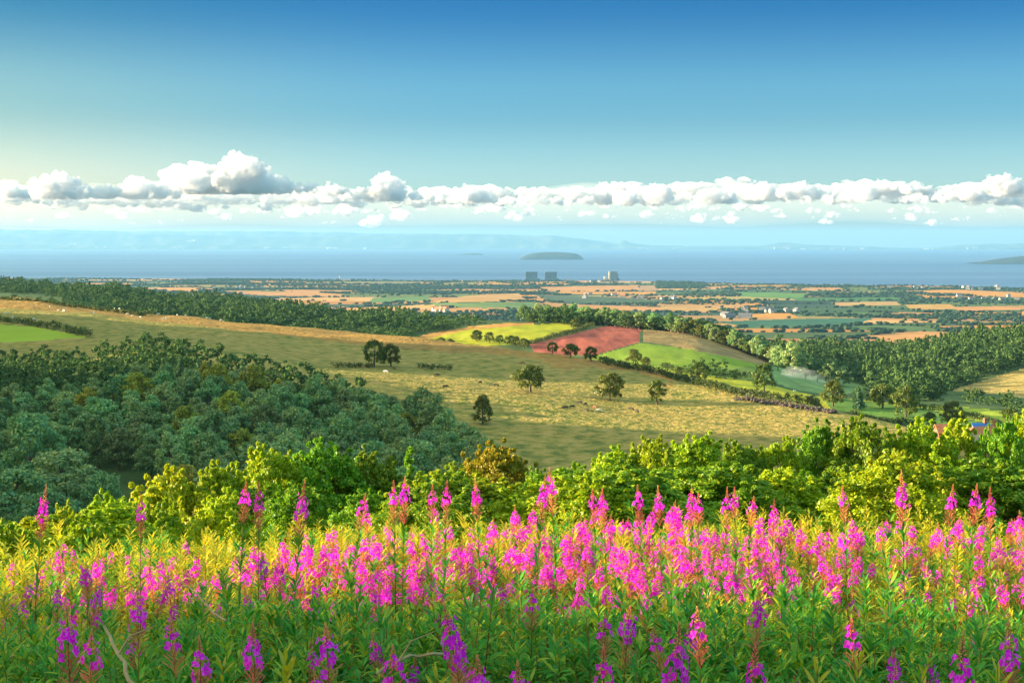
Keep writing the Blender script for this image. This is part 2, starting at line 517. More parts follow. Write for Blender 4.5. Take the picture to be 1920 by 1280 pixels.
DOWNS = [  # fields on the next hill
 ('stubble_field', [(770,636),(800,626),(880,612),(940,606),(1005,605),(985,612),(880,618),(800,636)], (.55,.27,.07)),
 ('yellow_field', [(780,642),(830,628),(880,618),(985,609),(1070,604),(1112,609),(1060,624),(993,642),(900,650),(820,650)], (.36,.36,.02)),
 ('ploughed_field', [(992,646),(1060,630),(1128,612),(1170,610),(1202,609),(1200,641),(1120,664),(1010,670)], (.34,.09,.06)),
 ('green_field', [(1100,672),(1140,660),(1202,643),(1290,654),(1350,666),(1425,684),(1400,700),(1270,700),(1140,690)], (.24,.33,.03)),
 ('rough_pasture', [(1205,640),(1206,611),(1271,619),(1373,642),(1470,682),(1425,684),(1350,666),(1290,654)], (.40,.26,.10)),
 ('yellow_field', [(1090,673),(1143,680),(1220,691),(1284,699),(1407,714),(1527,741),(1680,756),(1700,775),(1540,768),(1407,734),(1250,722),(1120,700)], (.42,.40,.03)),
 ('green_field', [(1430,690),(1470,684),(1540,699),(1640,729),(1560,742),(1500,732),(1440,715)], (.20,.30,.10)),
 ('yellow_field', [(1700,760),(1800,762),(1930,776),(1930,812),(1840,790),(1760,772)], (.34,.40,.04)),
 ('rough_pasture', [(1780,732),(1839,714),(1925,688),(1935,688),(1935,748),(1880,740)], (.46,.33,.10)),
 ('green_field', [(1280,702),(1330,692),(1425,686),(1445,712),(1400,712),(1300,700)], (.20,.27,.05)),
 ('green_field', [(1550,640),(1640,637),(1650,645),(1560,652)], (.26,.30,.05)),
 ('green_field', [(1700,640),(1790,637),(1810,645),(1720,650)], (.26,.30,.06)),
 ('green_field', [(1540,742),(1700,762),(1760,774),(1840,792),(1900,812),(1860,815),(1700,790),(1560,768)], (.12,.22,.04)),
]
m2 = (zone == 2) & (fr < 2300)
zid = np.full(len(quads), -1)
for i, (nm, poly, c) in enumerate(DOWNS):
    m = m2 & inpoly(fpx, fpy, poly); zid[m] = i
# green pasture on the left of the heath
lp = [(-60,606),(60,612),(160,631),(60,640),(-60,643)]
zid[(zone == 1) & inpoly(fpx, fpy, lp)] = 100
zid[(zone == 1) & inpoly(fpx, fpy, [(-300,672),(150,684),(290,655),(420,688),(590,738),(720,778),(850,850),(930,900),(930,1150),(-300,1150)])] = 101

M_hill = groundmat('hillside grass', [(.3,(.10,.13,.03)),(.7,(.20,.20,.05))], .35, .6, 2.0)
M_heath = groundmat('heath', [(.40,(.37,.27,.08)),(.5,(.24,.25,.06)),(.60,(.13,.20,.045))], .02, 1.0, .45, 8, None, .22, [(.36,(.48,.32,.10)),(.5,(.34,.26,.06)),(.66,(.11,.14,.03))], .8, 1.3)
M_downs = groundmat('valley grass', [(.3,(.05,.09,.03)),(.7,(.10,.15,.05))], .02, .3, .2)
M_plain = groundmat('coastal fields', [(.3,(.80,.78,.75)),(.7,(1.12,1.12,1.12))], .012, 0, 1, 5, attr='fcol')
def pick(mask, name, mat, label, attr=None):
    q = quads[mask]
    used, inv = np.unique(q, return_inverse=True)
    me = mesh(name, verts[used], inv.reshape(-1, 4)[:, ::-1], mat, True, attr={'fcol': fcol[mask]} if attr else None)
    o = link(name, me); tag(o, label, None, None, 'structure')
    return o
pick(zone == 0, 'hillside', M_hill, 'steep grassy hillside falling away under the flowers')
up = (zone == 1) & (zid < 0) & (fpx > -400) & (fpx < 1260) & (fr > r_ridge * (.885 + .035 * fbm(fc[:, 0]/50, fc[:, 1]/50, 4) + np.clip((fpx - 700) / 560, 0, 1) * .06))
zid[up] = 102
pick(zid == 102, 'heather_slope', groundmat('heather slope', [(.38,(.50,.27,.06)),(.52,(.40,.23,.06)),(.66,(.24,.17,.05))], .03, 1.0, .45, 8, None, .25, [(.36,(.58,.33,.09)),(.5,(.36,.20,.06)),(.64,(.13,.10,.03))], .5, 1.5), 'golden brown upper slope of the heath along its skyline')
pick((zone == 1) & (zid < 0), 'heath_hill', M_heath, 'rough golden heath on the rounded hill')
pick(zid == 100, 'pasture', groundmat('pasture', [(.3,(.28,.36,.03)),(.7,(.38,.46,.04))], .05, .3, .8), 'bright green pasture at the left above the wood')
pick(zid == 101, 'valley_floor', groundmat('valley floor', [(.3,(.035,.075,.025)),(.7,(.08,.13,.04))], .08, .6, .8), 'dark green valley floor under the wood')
pick((zone == 2) & (zid < 0), 'far_downs', M_downs, 'dark green slopes of the valleys behind the heath')
pick(zone == 3, 'coastal_plain', M_plain, 'patchwork of stubble and green fields on the coastal plain', True)
FL = {0:'thin strip of golden stubble along the hill crest',1:'yellow green field on the hill crest',2:'brick red ploughed field on the hill',3:'green field below the red ploughed field',
 4:'tan rough pasture right of the red ploughed field',5:'long narrow yellow field behind the hedge',6:'pale green field under the smoke',7:'yellow green field above the farmhouse roofs',
 8:'tan pasture corner at the right edge',9:'small green field beside the big hedge oak',10:'narrow green field between the woods',11:'narrow lit field below the right wood',12:'dark green field behind the hedge trees'}
for i, (nm, poly, c) in enumerate(DOWNS):
    if not (zid == i).any(): continue
    lo = tuple(x * .78 for x in c); hi = tuple(x * 1.15 for x in c)
    if nm == 'rough_pasture':
        mt = groundmat(nm, [(.35, tuple(x*.55 for x in c)), (.65, hi)], .06, 1.0, .4)
    elif nm == 'ploughed_field':
        mt = groundmat(nm, [(.35, lo), (.65, tuple(x*1.35 for x in c))], .14, .5, .5, 6, (1.0, .12, 1.0))
    else:
        mt = groundmat(nm, [(.3, lo), (.7, hi)], .09, .3, .5, 6, (1.0, .16, 1.0))
    pick(zid == i, nm, mt, FL[i])

# ------------------------------------------------------------------ sea, islands, far coast
m, n, out = newmat('sea water')
p = n.nodes.new('ShaderNodeBsdfPrincipled')
p.inputs['Roughness'].default_value = .35
p.inputs['IOR'].default_value = 1.33
p.inputs['Specular IOR Level'].default_value = .12
w = noise(n, 1.0, 5, .6, stretch=(.00006, .0006, 1))
n.links.new(ramp(n, w, [(.36, (.055,.095,.19)), (.5, (.085,.135,.24)), (.64, (.12,.185,.30))]), p.inputs['Base Color'])  # darker bands imitate cloud shadow, put into the water colour by stretched noise
b = n.nodes.new('ShaderNodeBump'); b.inputs['Strength'].default_value = .5; b.inputs['Distance'].default_value = 3
n.links.new(noise(n, .02, 4), b.inputs['Height']); n.links.new(b.outputs[0], p.inputs['Normal'])
n.links.new(p.outputs[0], out.inputs[0])
BX, BY0, BY1 = 31000.0, -15500.0, 66000.0            # extent of sea and air
me = mesh('sea', [(-BX+100, BY0+100, 0), (BX-100, BY0+100, 0), (BX-100, BY1-100, 0), (-BX+100, BY1-100, 0)], [[0,1,2,3]], m)
tag(link('sea', me), 'blue grey sea of the channel with darker streaks', None, None, 'structure')

def landmass(name, pxs, tops, base, depth, mat, label, kind='structure', ny=14, rough=.05, steep=1.0):
    """a hill range or island: crest rows along picture columns at one distance, a real ridge with depth"""
    Y = base if base > 1000 else None
    xs = np.linspace(pxs[0], pxs[-1], int((pxs[-1] - pxs[0]) / 4) + 2)
    tp = pchip(np.array(pxs, float), np.array(tops, float), xs)
    X = (xs - 960) / FPX / CP * Y
    crest = EYE - np.array([slope(v) for v in tp]) * Y
    crest = np.maximum(crest, .5)
    crest = crest * (1 + rough * fbm(xs / 40, xs * 0 + 3.3, 4))
    s = np.linspace(0, 1, ny)
    prof = np.concatenate([np.sin(s * math.pi / 2) ** steep, np.cos(s[1:] * math.pi / 2)])
    ys = np.concatenate([Y - depth * (1 - s) * .5, Y + depth * s[1:] * .5])
    V = np.zeros((len(xs), len(ys), 3))
    V[..., 0] = X[:, None]; V[..., 1] = ys[None, :]
    nz = 1 + rough * 1.5 * fbm(X[:, None] / (depth*.25), ys[None, :] / (depth*.18), 4)
    V[..., 2] = -2 + (crest[:, None] + 2) * prof[None, :] * np.where(prof[None, :] > .97, 1, nz)
    a, c = V.shape[:2]
    I, J = np.meshgrid(np.arange(a-1), np.arange(c-1), indexing='ij')
    q = np.stack([I*c+J, (I+1)*c+J, (I+1)*c+J+1, I*c+J+1], -1).reshape(-1, 4)
    o = link(name, mesh(name, V.reshape(-1, 3), q, mat, True))
    return tag(o, label, None, None, kind)
M_far = groundmat('far hills', [(.35,(.04,.075,.055)),(.5,(.075,.11,.07)),(.66,(.20,.19,.12))], .0016, 0, 1, 6, (1, .5, 1))
M_isle = groundmat('island rock', [(.35,(.02,.035,.035)),(.65,(.055,.065,.06))], .012, 0, 1, 5)
landmass('far_mountains', [-1500,-700,0,300,500,640,800,960,1050,1130,1220,1400,1700,2100,3300], [438,436,431,434,433,436,438,440,443,452,460,463,466,464,466], 63500, 4200, M_far, 'palest line of far hills beyond the channel')
landmass('far_hills', [-1500,-400,0,160,330,520,700,850,960,1080,1150,1166,1185,1230,1330,1420,1468,1520,1600,1740,1765,1830,1920,2100,3300], [442,445,440,438,440,444,441,439,440,446,457,450,456,460,461,461,455,459,461,466,463,458,456,454,462], 57500, 3600, M_far, 'blue hills of the far coast with a small pointed peak')
landmass('far_shore', [-1500,-400,0,60,160,330,480,560,760,900,1200,1500,1740,1820,2000,3300], [458,459,456,458,461,460,461,466,465,467.5,466,466,466.5,464,462,464], 52000, 2200, M_far, 'low far shore across the channel')
landmass('headland', [1826,1850,1880,1920,2000,2300,2700], [493,489,484,480,476,470,472], 20300, 1100, M_isle, 'low headland running into the sea at the right', rough=.03)
landmass('island', [974,980,992,1010,1040,1070,1084,1090,1094], [486,481,476.5,473.5,472.8,474,477,481,486], 24900, 700, M_isle, 'flat topped steep island in the middle of the sea', rough=.02, steep=.6)
landmass('low_island', [845,860,880,895,903,908], [478.6,477.4,475.8,475.2,476,478.6], 32300, 600, M_isle, 'low flat island, a thin streak left of the steep one', rough=.02)

# ------------------------------------------------------------------ air
m, n, out = newmat('air')
v = n.nodes.new('ShaderNodeVolumePrincipled')
v.inputs['Color'].default_value = (.30, .64, 1.0, 1)
v.inputs['Density'].default_value = 1.85e-5
v.inputs['Anisotropy'].default_value = .15
n.links.new(v.outputs[0], out.inputs['Volume'])
mb = MB()
hz0, hz1 = -8.0, 660.0
mb.box((0, (BY0 + BY1) / 2, (hz0 + hz1) / 2), (2*BX, BY1 - BY0, hz1 - hz0))
tag(link('haze', mb.mesh('haze', m)), 'thin blue haze lying over the whole view', None, None, 'stuff')

# ------------------------------------------------------------------ trees
def leaf_quads(r, cen, nrm, size, aspect=1.5, jit=.7):
    """diamond leaves at cen, facing roughly nrm"""
    n = len(cen)
    nn = nrm + r.normal(0, jit, (n, 3)); nn /= np.linalg.norm(nn, axis=1)[:, None] + 1e-9
    a = np.cross(nn, r.normal(0, 1, (n, 3))); a /= np.linalg.norm(a, axis=1)[:, None] + 1e-9
    b = np.cross(nn, a)
    s = (size * r.uniform(.65, 1.3, n))[:, None]
    L = a * s * aspect * .5; Wd = b * s * .5
    return np.stack([cen - L, cen + Wd - L*.1, cen + L, cen - Wd - L*.1], 1)

def clump_crown(r, clumps, per, size, jit=.7, aspect=1.4):
    """leaves on the outer shell of many small leaf clumps; clumps: (n,4) centre and radius"""
    c = np.repeat(clumps, per, axis=0)
    d = r.normal(0, 1, (len(c), 3)); d[:, 2] += .35
    d /= np.linalg.norm(d, axis=1)[:, None]
    rad = c[:, 3] * (r.uniform(0, 1, len(c)) ** .35) * r.uniform(.8, 1.12, len(c))
    p = c[:, :3] + d * rad[:, None] * np.array([1, 1, .8])
    return leaf_quads(r, p, d, size, aspect, jit)

def dome_clumps(r, H, Wd, base, n, cr, top=.5, irregular=.25):
    """clump centres through an uneven rounded crown from height base to H, width Wd"""
    out = []
    ph = r.uniform(0, 6.28, 4)
    for i in range(n):
        t = r.uniform(0, 1) ** .8                          # height in crown
        z = base + (H - base) * t
        prof = math.sin(math.pi * min(1, .18 + .82 * (t ** .8 if t < .5 else t))) ** top if t > .35 else .72 + .28 * t / .35
        a = r.uniform(0, 2 * math.pi)
        rr = Wd / 2 * prof * (1 + irregular * math.sin(2*a + ph[0] + 3*t) + irregular*.6*math.sin(3*a + ph[1] - 4*t))
        k = r.uniform(.35, 1) ** .5
        out.append((rr * k * math.cos(a), rr * k * math.sin(a), z - cr * .5, cr * r.uniform(.65, 1.35)))
    return np.array(out)

def trunk_mb(r, H, rad, clumps, nl=6, lean=.05, n=6):
    mb = MB()
    top = H * .72
    k = 6
    pts = np.array([[lean*H*math.sin(i*.9)*.25, lean*H*math.cos(i*1.3)*.2, top*i/(k-1)] for i in range(k)])
    pts[0, 2] = -.6
    mb.tube(pts, rad * np.linspace(1.15, .25, k), n)
    if len(clumps):
        for i in r.choice(len(clumps), min(nl, len(clumps)), replace=False):
            e = clumps[i, :3]; s = pts[min(k-1, 2 + i % 3)]
            mid = (s + e) / 2 + np.array([0, 0, -.05*H])
            mb.tube(np.array([s, mid, e]), np.array([.45, .28, .08]) * rad, 4)
    return mb

def broadleaf(seed, H, Wd, base, nclump, per, leaf, cr, rad, **k):
    r = np.random.RandomState(seed)
    cl = dome_clumps(r, H, Wd, base, nclump, cr, **k)
    return clump_crown(r, cl, per, leaf, .42), trunk_mb(r, H, rad, cl)

def conifer(seed, H, Wd, per, leaf, rad):
    r = np.random.RandomState(seed)
    P = []; N = []
    z = H * .12
    while z < H * .99:
        t = (z - H*.12) / (H*.88)
        R = Wd / 2 * (1 - t) ** .85 + .12
        nb = max(4, int(9 * (1 - t) + 3))
        off = r.uniform(0, 6.28)
        for b in range(nb):
            a = off + b * 6.283 / nb + r.normal(0, .15); L = R * r.uniform(.75, 1.15)
            m = max(3, int(per * L / Wd))
            s = r.uniform(.12, 1, m)
            x = s * L
            p = np.stack([np.cos(a) * x, np.sin(a) * x, z - x * .35 + .12 * x * x / max(L, .1) + r.normal(0, .12, m)], 1) + r.normal(0, .16, (m, 3))
            P.append(p); N.append(np.tile([math.cos(a)*.6, math.sin(a)*.6, .6], (m, 1)))
        z += H * .052
    P = np.concatenate(P); N = np.concatenate(N)
    mb = MB(); mb.tube(np.array([[0,0,-.6],[0,0,H*.4],[0,0,H*.97]]), np.array([1, .6, .1]) * rad, 6)
    return leaf_quads(r, P, N, leaf, 1.7, .5), mb

def qmesh(name, q, mat):
    mb = MB(); mb.quads(q); return mb.mesh(name, mat)

G = {}
M_wood = leafmat('wood leaves', (.15,.28,.12), (.25,.40,.14), (.44,.50,.12), .3, .28)  # blue in the green stands in for haze over the shaded wood
M_woodlit = leafmat('sunlit-toned wood leaves', (.24,.28,.03), (.42,.42,.04), (.55,.46,.05), .3, .2)  # lit version of the wood leaves: sunlight put into a yellower colour
M_con = leafmat('needles', (.07,.15,.08), (.11,.21,.09), (.16,.26,.08), .15, .2)
M_oak = leafmat('oak leaves', (.06,.10,.015), (.12,.17,.022), (.24,.25,.03), .3, .2)
M_bush = leafmat('bush leaves', (.20,.33,.008), (.42,.53,.010), (.64,.62,.012), .42, .16, .03)
M_bushg = leafmat('green bush leaves', (.09,.24,.012), (.22,.40,.015), (.42,.50,.015), .4, .16, .03)
M_busho = leafmat('amber bush leaves', (.26,.28,.01), (.46,.40,.015), (.56,.34,.02), .42, .12, .03)
M_bark = plainmat('bark', (.12,.09,.065), .9, .4, 6)
M_pale = plainmat('pale bark', (.30,.28,.24), .9, .3, 6)

protos = {}
def proto(key, q, trunk, lm, bm=None):
    protos[key] = (qmesh(key + ' crown', q, lm), trunk.mesh(key + ' trunk', bm or M_bark))
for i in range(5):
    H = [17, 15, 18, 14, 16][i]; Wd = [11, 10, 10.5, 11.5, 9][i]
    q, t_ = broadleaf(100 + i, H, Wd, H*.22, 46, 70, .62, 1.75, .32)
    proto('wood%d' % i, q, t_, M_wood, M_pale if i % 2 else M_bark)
    if i < 2: protos['litwood%d' % i] = (qmesh('sunlit-toned crown', q, M_woodlit), protos['wood%d' % i][1])
for i in range(3):
    q, t_ = conifer(200 + i, [17, 20, 15][i], [6.5, 6.8, 6][i], 26, .75, .25)
    proto('con%d' % i, q, t_, M_con)
for i in range(5):
    H = [13, 12, 15, 11, 13][i]; Wd = [13, 12, 10, 13, 12][i]
    q, t_ = broadleaf(300 + i, H, Wd, H*[.24,.2,.18,.25,.15][i], 60, 75, .5, 1.6, .5, irregular=.2)
    proto('oak%d' % i, q, t_, M_oak)

def put_tree(name, key, loc, rz, sc, label, cat='tree', group=None):
    root = empty(name, loc, rz, sc)
    tag(root, label, cat, group)
    c, t_ = protos[key]
    link('crown', c, root); link('trunk', t_, root)
    return root

def on_ground(px, py, rmin, rmax=14000):
    g = ground(px, py, rmin, rmax); return g

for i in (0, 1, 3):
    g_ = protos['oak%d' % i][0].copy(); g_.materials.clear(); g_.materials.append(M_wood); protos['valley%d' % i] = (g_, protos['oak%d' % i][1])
# single trees on the heath: px, base row, crown width px, crown height px, kind, nearest radius, label
SINGLE = [
 (702, 688, 50, 50, 'oak0', 480, 'left tree of the dark round pair standing on the open heath'),
 (733, 687, 42, 42, 'oak1', 480, 'right tree of the dark round pair standing on the open heath'),
 (995, 735, 62, 50, 'oak3', 430, 'spreading lit oak alone on the heath with a short bare trunk'),
 (1143, 750, 58, 52, 'oak1', 420, 'broad open crowned tree on the heath between the spreading oak and the slim tree'),
 (1232, 759, 38, 46, 'oak2', 420, 'slim upright tree alone on the heath in front of the lit grass'),
 (905, 795, 42, 56, 'oak4', 400, 'shaded blue green tree at the right end of the valley wood'),
 (1036, 663, 26, 20, 'oak0', 560, 'small round tree on the ridge in front of the red field, leftmost of the three'),
 (1070, 670, 34, 24, 'oak3', 560, 'small round tree in the middle of three before the red field'),
 (1108, 677, 30, 26, 'oak1', 560, 'small round tree at the lower right corner of the red field'),
 (1188, 684, 36, 28, 'oak0', 800, 'dark round tree at the lower edge of the green field'),
 (1211, 694, 22, 23, 'oak2', 700, 'little round tree beside the narrow yellow field'),
 (1272, 706, 18, 18, 'oak1', 700, 'little bushy tree in the hedge left of the broad hedge tree'),
 (1310, 716, 46, 36, 'oak3', 700, 'broad low tree in the hedge between the heath and the yellow field'),
 (1432, 737, 52, 56, 'oak0', 640, 'tall full oak standing in the hedge beside the smoke'),
 (1562, 762, 52, 50, 'oak1', 560, 'open crowned olive tree right of the smoke, above the stone heap'),
 (1611, 768, 30, 38, 'con2', 560, 'dark narrow tree in the hedge right of the open crowned olive tree'),
 (1655, 765, 62, 44, 'oak3', 560, 'wide dark tree behind the end of the yellow strip'),
 (1698, 782, 56, 58, 'oak4', 540, 'tall leaning olive tree near the right end of the hedge'),
 (1786, 802, 44, 50, 'oak0', 540, 'dark blue round tree above the farmhouse roofs'),
 (1743, 800, 30, 26, 'oak2', 520, 'thin ragged tree left of the dark blue round tree'),
 (1080, 618, 24, 20, 'oak1', 1000, 'dark lone tree between the yellow field and the red field'),
 (1895, 790, 40, 24, 'oak3', 560, 'flat grey tree just over the bushes at the right edge'),
]
for px, by, w_, h_, key, rm, lab in SINGLE:
    g = on_ground(px, by, rm)
    D = g.y
    c = protos[key][0]
    bb = np.array([v[:] for v in c.bound_box]) if hasattr(c, 'bound_box') else None
    n_ = len(c.vertices); co = np.empty(n_*3, np.float32); c.vertices.foreach_get('co', co); co = co.reshape(-1, 3)
    W0 = np.ptp(co[:, 0]); H0 = co[:, 2].max()
    sw = w_ / FPX * D / W0; sh = (h_ + 3) / FPX * D / H0
    put_tree('conifer' if key.startswith('con') else 'broadleaf_tree', key, (g.x, g.y, g.z), rng.uniform(0, 6.28), (sw, sw, sh), lab)

# the shaded wood in the valley
WOOD_BASE = [(-160,690),(0,688),(60,680),(150,690),(215,672),(290,658),(345,668),(420,690),(520,712),(590,738),(650,748),(720,778),(790,815),(850,850),(905,885),(925,912),(900,960),(700,985),(480,985),(330,985),(325,935),(280,905),(215,885),(150,872),(-160,880)]
cand = []
r_ = np.random.RandomState(3)
tries = 0
grid = {}
while tries < 90000 and len(cand) < 1400:
    tries += 1
    Y = math.exp(r_.uniform(math.log(300), math.log(820))); px = r_.uniform(-150, 940)
    X = (px - 960) / FPX / CP * Y
    z = float(height(X, Y)); ppx, ppy = px_of((X, Y, z))
    if not inpoly(np.array([ppx]), np.array([ppy]), WOOD_BASE)[0]: continue
    dmin = 6.2 + 2.0 * min(1, max(0, (560 - Y) / 200))
    k = (int(X // 9), int(Y // 9))
    if any((X - a)**2 + (Y - b)**2 < dmin**2 for i in (-1,0,1) for j in (-1,0,1) for a, b in grid.get((k[0]+i, k[1]+j), [])): continue
    grid.setdefault(k, []).append((X, Y)); cand.append((X, Y, z, ppx, ppy))
print('wood candidates', len(cand))
cand.sort(key=lambda c: c[1])
stuff_far = []                                       # (x, y, z, height, width, kind) merged as distant woodland
nb = nc = 0
for X, Y, z, ppx, ppy in cand:
    n_ = vnoise(X / 60, Y / 60)
    con = (ppy < 735 and n_ > .12 and 40 < ppx < 620) or (n_ > .6)
    s = r_.uniform(.8, 1.2) * (.52 + .30 * min(1, max(0, (620 - Y) / 200)))
    if con and nc < 10 and (ppx > -30):
        nc += 1
        put_tree('conifer', 'con%d' % r_.randint(3), (X, Y, z), r_.uniform(0, 6.28), (s*1.1, s*1.1, s*.72), 'dark conifer with a pointed top in the upper part of the valley wood', 'tree', 'conifers in the valley wood')
    elif nb < 200 and ppx > -60 and (Y < 560 or ppy > 735 or r_.uniform() < .5):
        nb += 1
        litwood = r_.uniform() < (.36 if 690 < ppy < 770 else .04)
        if litwood: lab, grp = 'broadleaf tree with sunlight put into its yellower leaves in the middle of the valley wood', 'sunlit coloured trees in the valley wood'
        elif ppx < 320: lab, grp = 'dark green broadleaf tree in the left part of the shaded valley wood', 'trees in the left part of the valley wood'
        elif ppx < 640: lab, grp = 'dark green broadleaf tree in the middle of the shaded valley wood', 'trees in the middle of the valley wood'
        else: lab, grp = 'dark green broadleaf tree in the right tip of the shaded valley wood', 'trees in the right tip of the valley wood'
        put_tree('broadleaf_tree', ('litwood%d' % r_.randint(2)) if litwood else 'wood%d' % r_.randint(5), (X, Y, z), r_.uniform(0, 6.28), (s, s, s*r_.uniform(.9, 1.1)), lab, 'tree', grp)
    else:
        stuff_far.append((X, Y, z, 13*s, 10.5*s, 0))
# big nearer trees at the lower left
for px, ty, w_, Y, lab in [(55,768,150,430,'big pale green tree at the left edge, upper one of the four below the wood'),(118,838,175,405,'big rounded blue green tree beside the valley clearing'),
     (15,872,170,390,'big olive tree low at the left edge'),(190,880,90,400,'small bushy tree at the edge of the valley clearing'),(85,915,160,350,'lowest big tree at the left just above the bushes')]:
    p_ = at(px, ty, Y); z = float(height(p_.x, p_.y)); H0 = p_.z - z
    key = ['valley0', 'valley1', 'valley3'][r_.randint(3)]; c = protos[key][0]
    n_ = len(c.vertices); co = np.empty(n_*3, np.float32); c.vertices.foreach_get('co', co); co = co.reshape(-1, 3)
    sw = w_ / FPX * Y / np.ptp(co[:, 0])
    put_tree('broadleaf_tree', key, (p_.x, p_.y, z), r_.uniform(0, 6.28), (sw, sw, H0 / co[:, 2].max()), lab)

# tree belts along the crest of the next hill: individuals, the nearest ones
belt = []
def on_crest(px, off, k=10):
    th = math.atan((px - 960) / FPX / CP)
    R = pchip(TH_C, kr[k], np.array([th]))[0] + off
    X, Y = R * math.sin(th), R * math.cos(th)
    return Vector((X, Y, float(height(X, Y))))
def along(pts, n, rm, h, jit, lab, grp, kinds, name='broadleaf_tree'):
    pts = np.array(pts, float)
    L = np.concatenate([[0], np.cumsum(np.hypot(*np.diff(pts, axis=0).T))])
    for s in (np.arange(n) + r_.uniform(-.3, .3, n)) / max(1, n-1) * L[-1]:
        x = np.interp(s, L, pts[:, 0]) + r_.normal(0, jit); y_ = np.interp(s, L, pts[:, 1]) + r_.normal(0, jit*.25)
        g = on_crest(x, y_) if rm is None else on_ground(x, y_, rm)
        key = kinds[r_.randint(len(kinds))]
        sc = h * r_.uniform(.8, 1.2) / 15
        put_tree(name, key, g, r_.uniform(0, 6.28), (sc*1.05, sc*1.05, sc), lab, 'tree', grp)
along([(985,40),(1080,35),(1150,20),(1210,15),(1290,5),(1370,0),(1440,-20),(1490,-40)], 44, None, 14, 5, 'dark tree in the belt along the crest above the red field', 'trees in the belt on the crest', ['wood0','wood1','wood2','wood3','oak0'])
along([(1460,-110),(1500,-100),(1540,-90),(1580,-80)], 9, None, 17, 6, 'tall dark tree in the clump above the smoke', 'trees in the clump above the smoke', ['wood0','wood3','wood2'])
along([(815,646),(845,648)], 3, 950, 7, 3, 'bushy tree standing behind the heath ridge left of the yellow field', 'bushy trees left of the yellow field', ['oak3','oak1'])
along([(885,640),(920,642),(955,648),(985,655)], 7, 850, 9, 4, 'bushy tree behind the heath ridge under the yellow field', 'bushy trees under the yellow field', ['oak3','oak1','oak0'])
print('individual broadleaf in wood', nb, 'conifers', nc)

# ------------------------------------------------------------------ bushes and small trees below the flower field
for i in range(6):
    r = np.random.RandomState(500 + i)
    H = 5.0; Wd = [4.4, 4.0, 5.0, 3.8, 4.6, 4.2][i]
    cl = dome_clumps(r, H, Wd, .2, 270, .31, top=.42, irregular=.27)
    cl = np.concatenate([cl, np.array([(r.uniform(-.12,.12)*Wd, r.uniform(-.12,.12)*Wd, H*r.uniform(.9,1.02), .2) for _ in range(5)])])
    tp_ = cl[np.argsort(-cl[:, 2])[:70]]; tp_ = tp_[r.choice(70, 26, replace=False)].copy()
    for k in (1, 2): cl = np.concatenate([cl, np.column_stack([tp_[:, :2] * (1 + .05*k) + r.normal(0, .07, (26, 2)), tp_[:, 2] + .24*k + r.uniform(0, .12, 26), np.full(26, .17 - .035*k)])])
    q = clump_crown(r, cl, 110, .08, .7, 1.5)
    tr = trunk_mb(r, H, .10, cl, 9)
    cme = qmesh('bush%d crown' % i, q, M_bush); tme = tr.mesh('bush trunk', M_bark)
    protos['bush%d' % i] = (cme, tme)
    g = cme.copy(); g.materials.clear(); g.materials.append(M_bushg); protos['gbush%d' % i] = (g, tme)
    g = cme.copy(); g.materials.clear(); g.materials.append(M_busho); protos['obush%d' % i] = (g, tme)
r = np.random.RandomState(555)
cl = np.array([(r.normal(0, .35*(1-z/5.2)+.05), r.normal(0, .35*(1-z/5.2)+.05), z, .3*(1-z/6)) for z in np.linspace(.6, 5, 60)])
protos['spire'] = (qmesh('spire crown', clump_crown(r, cl, 100, .098, .75, 1.5), M_bushg), trunk_mb(r, 5, .07, cl, 4).mesh('spire trunk', M_bark))
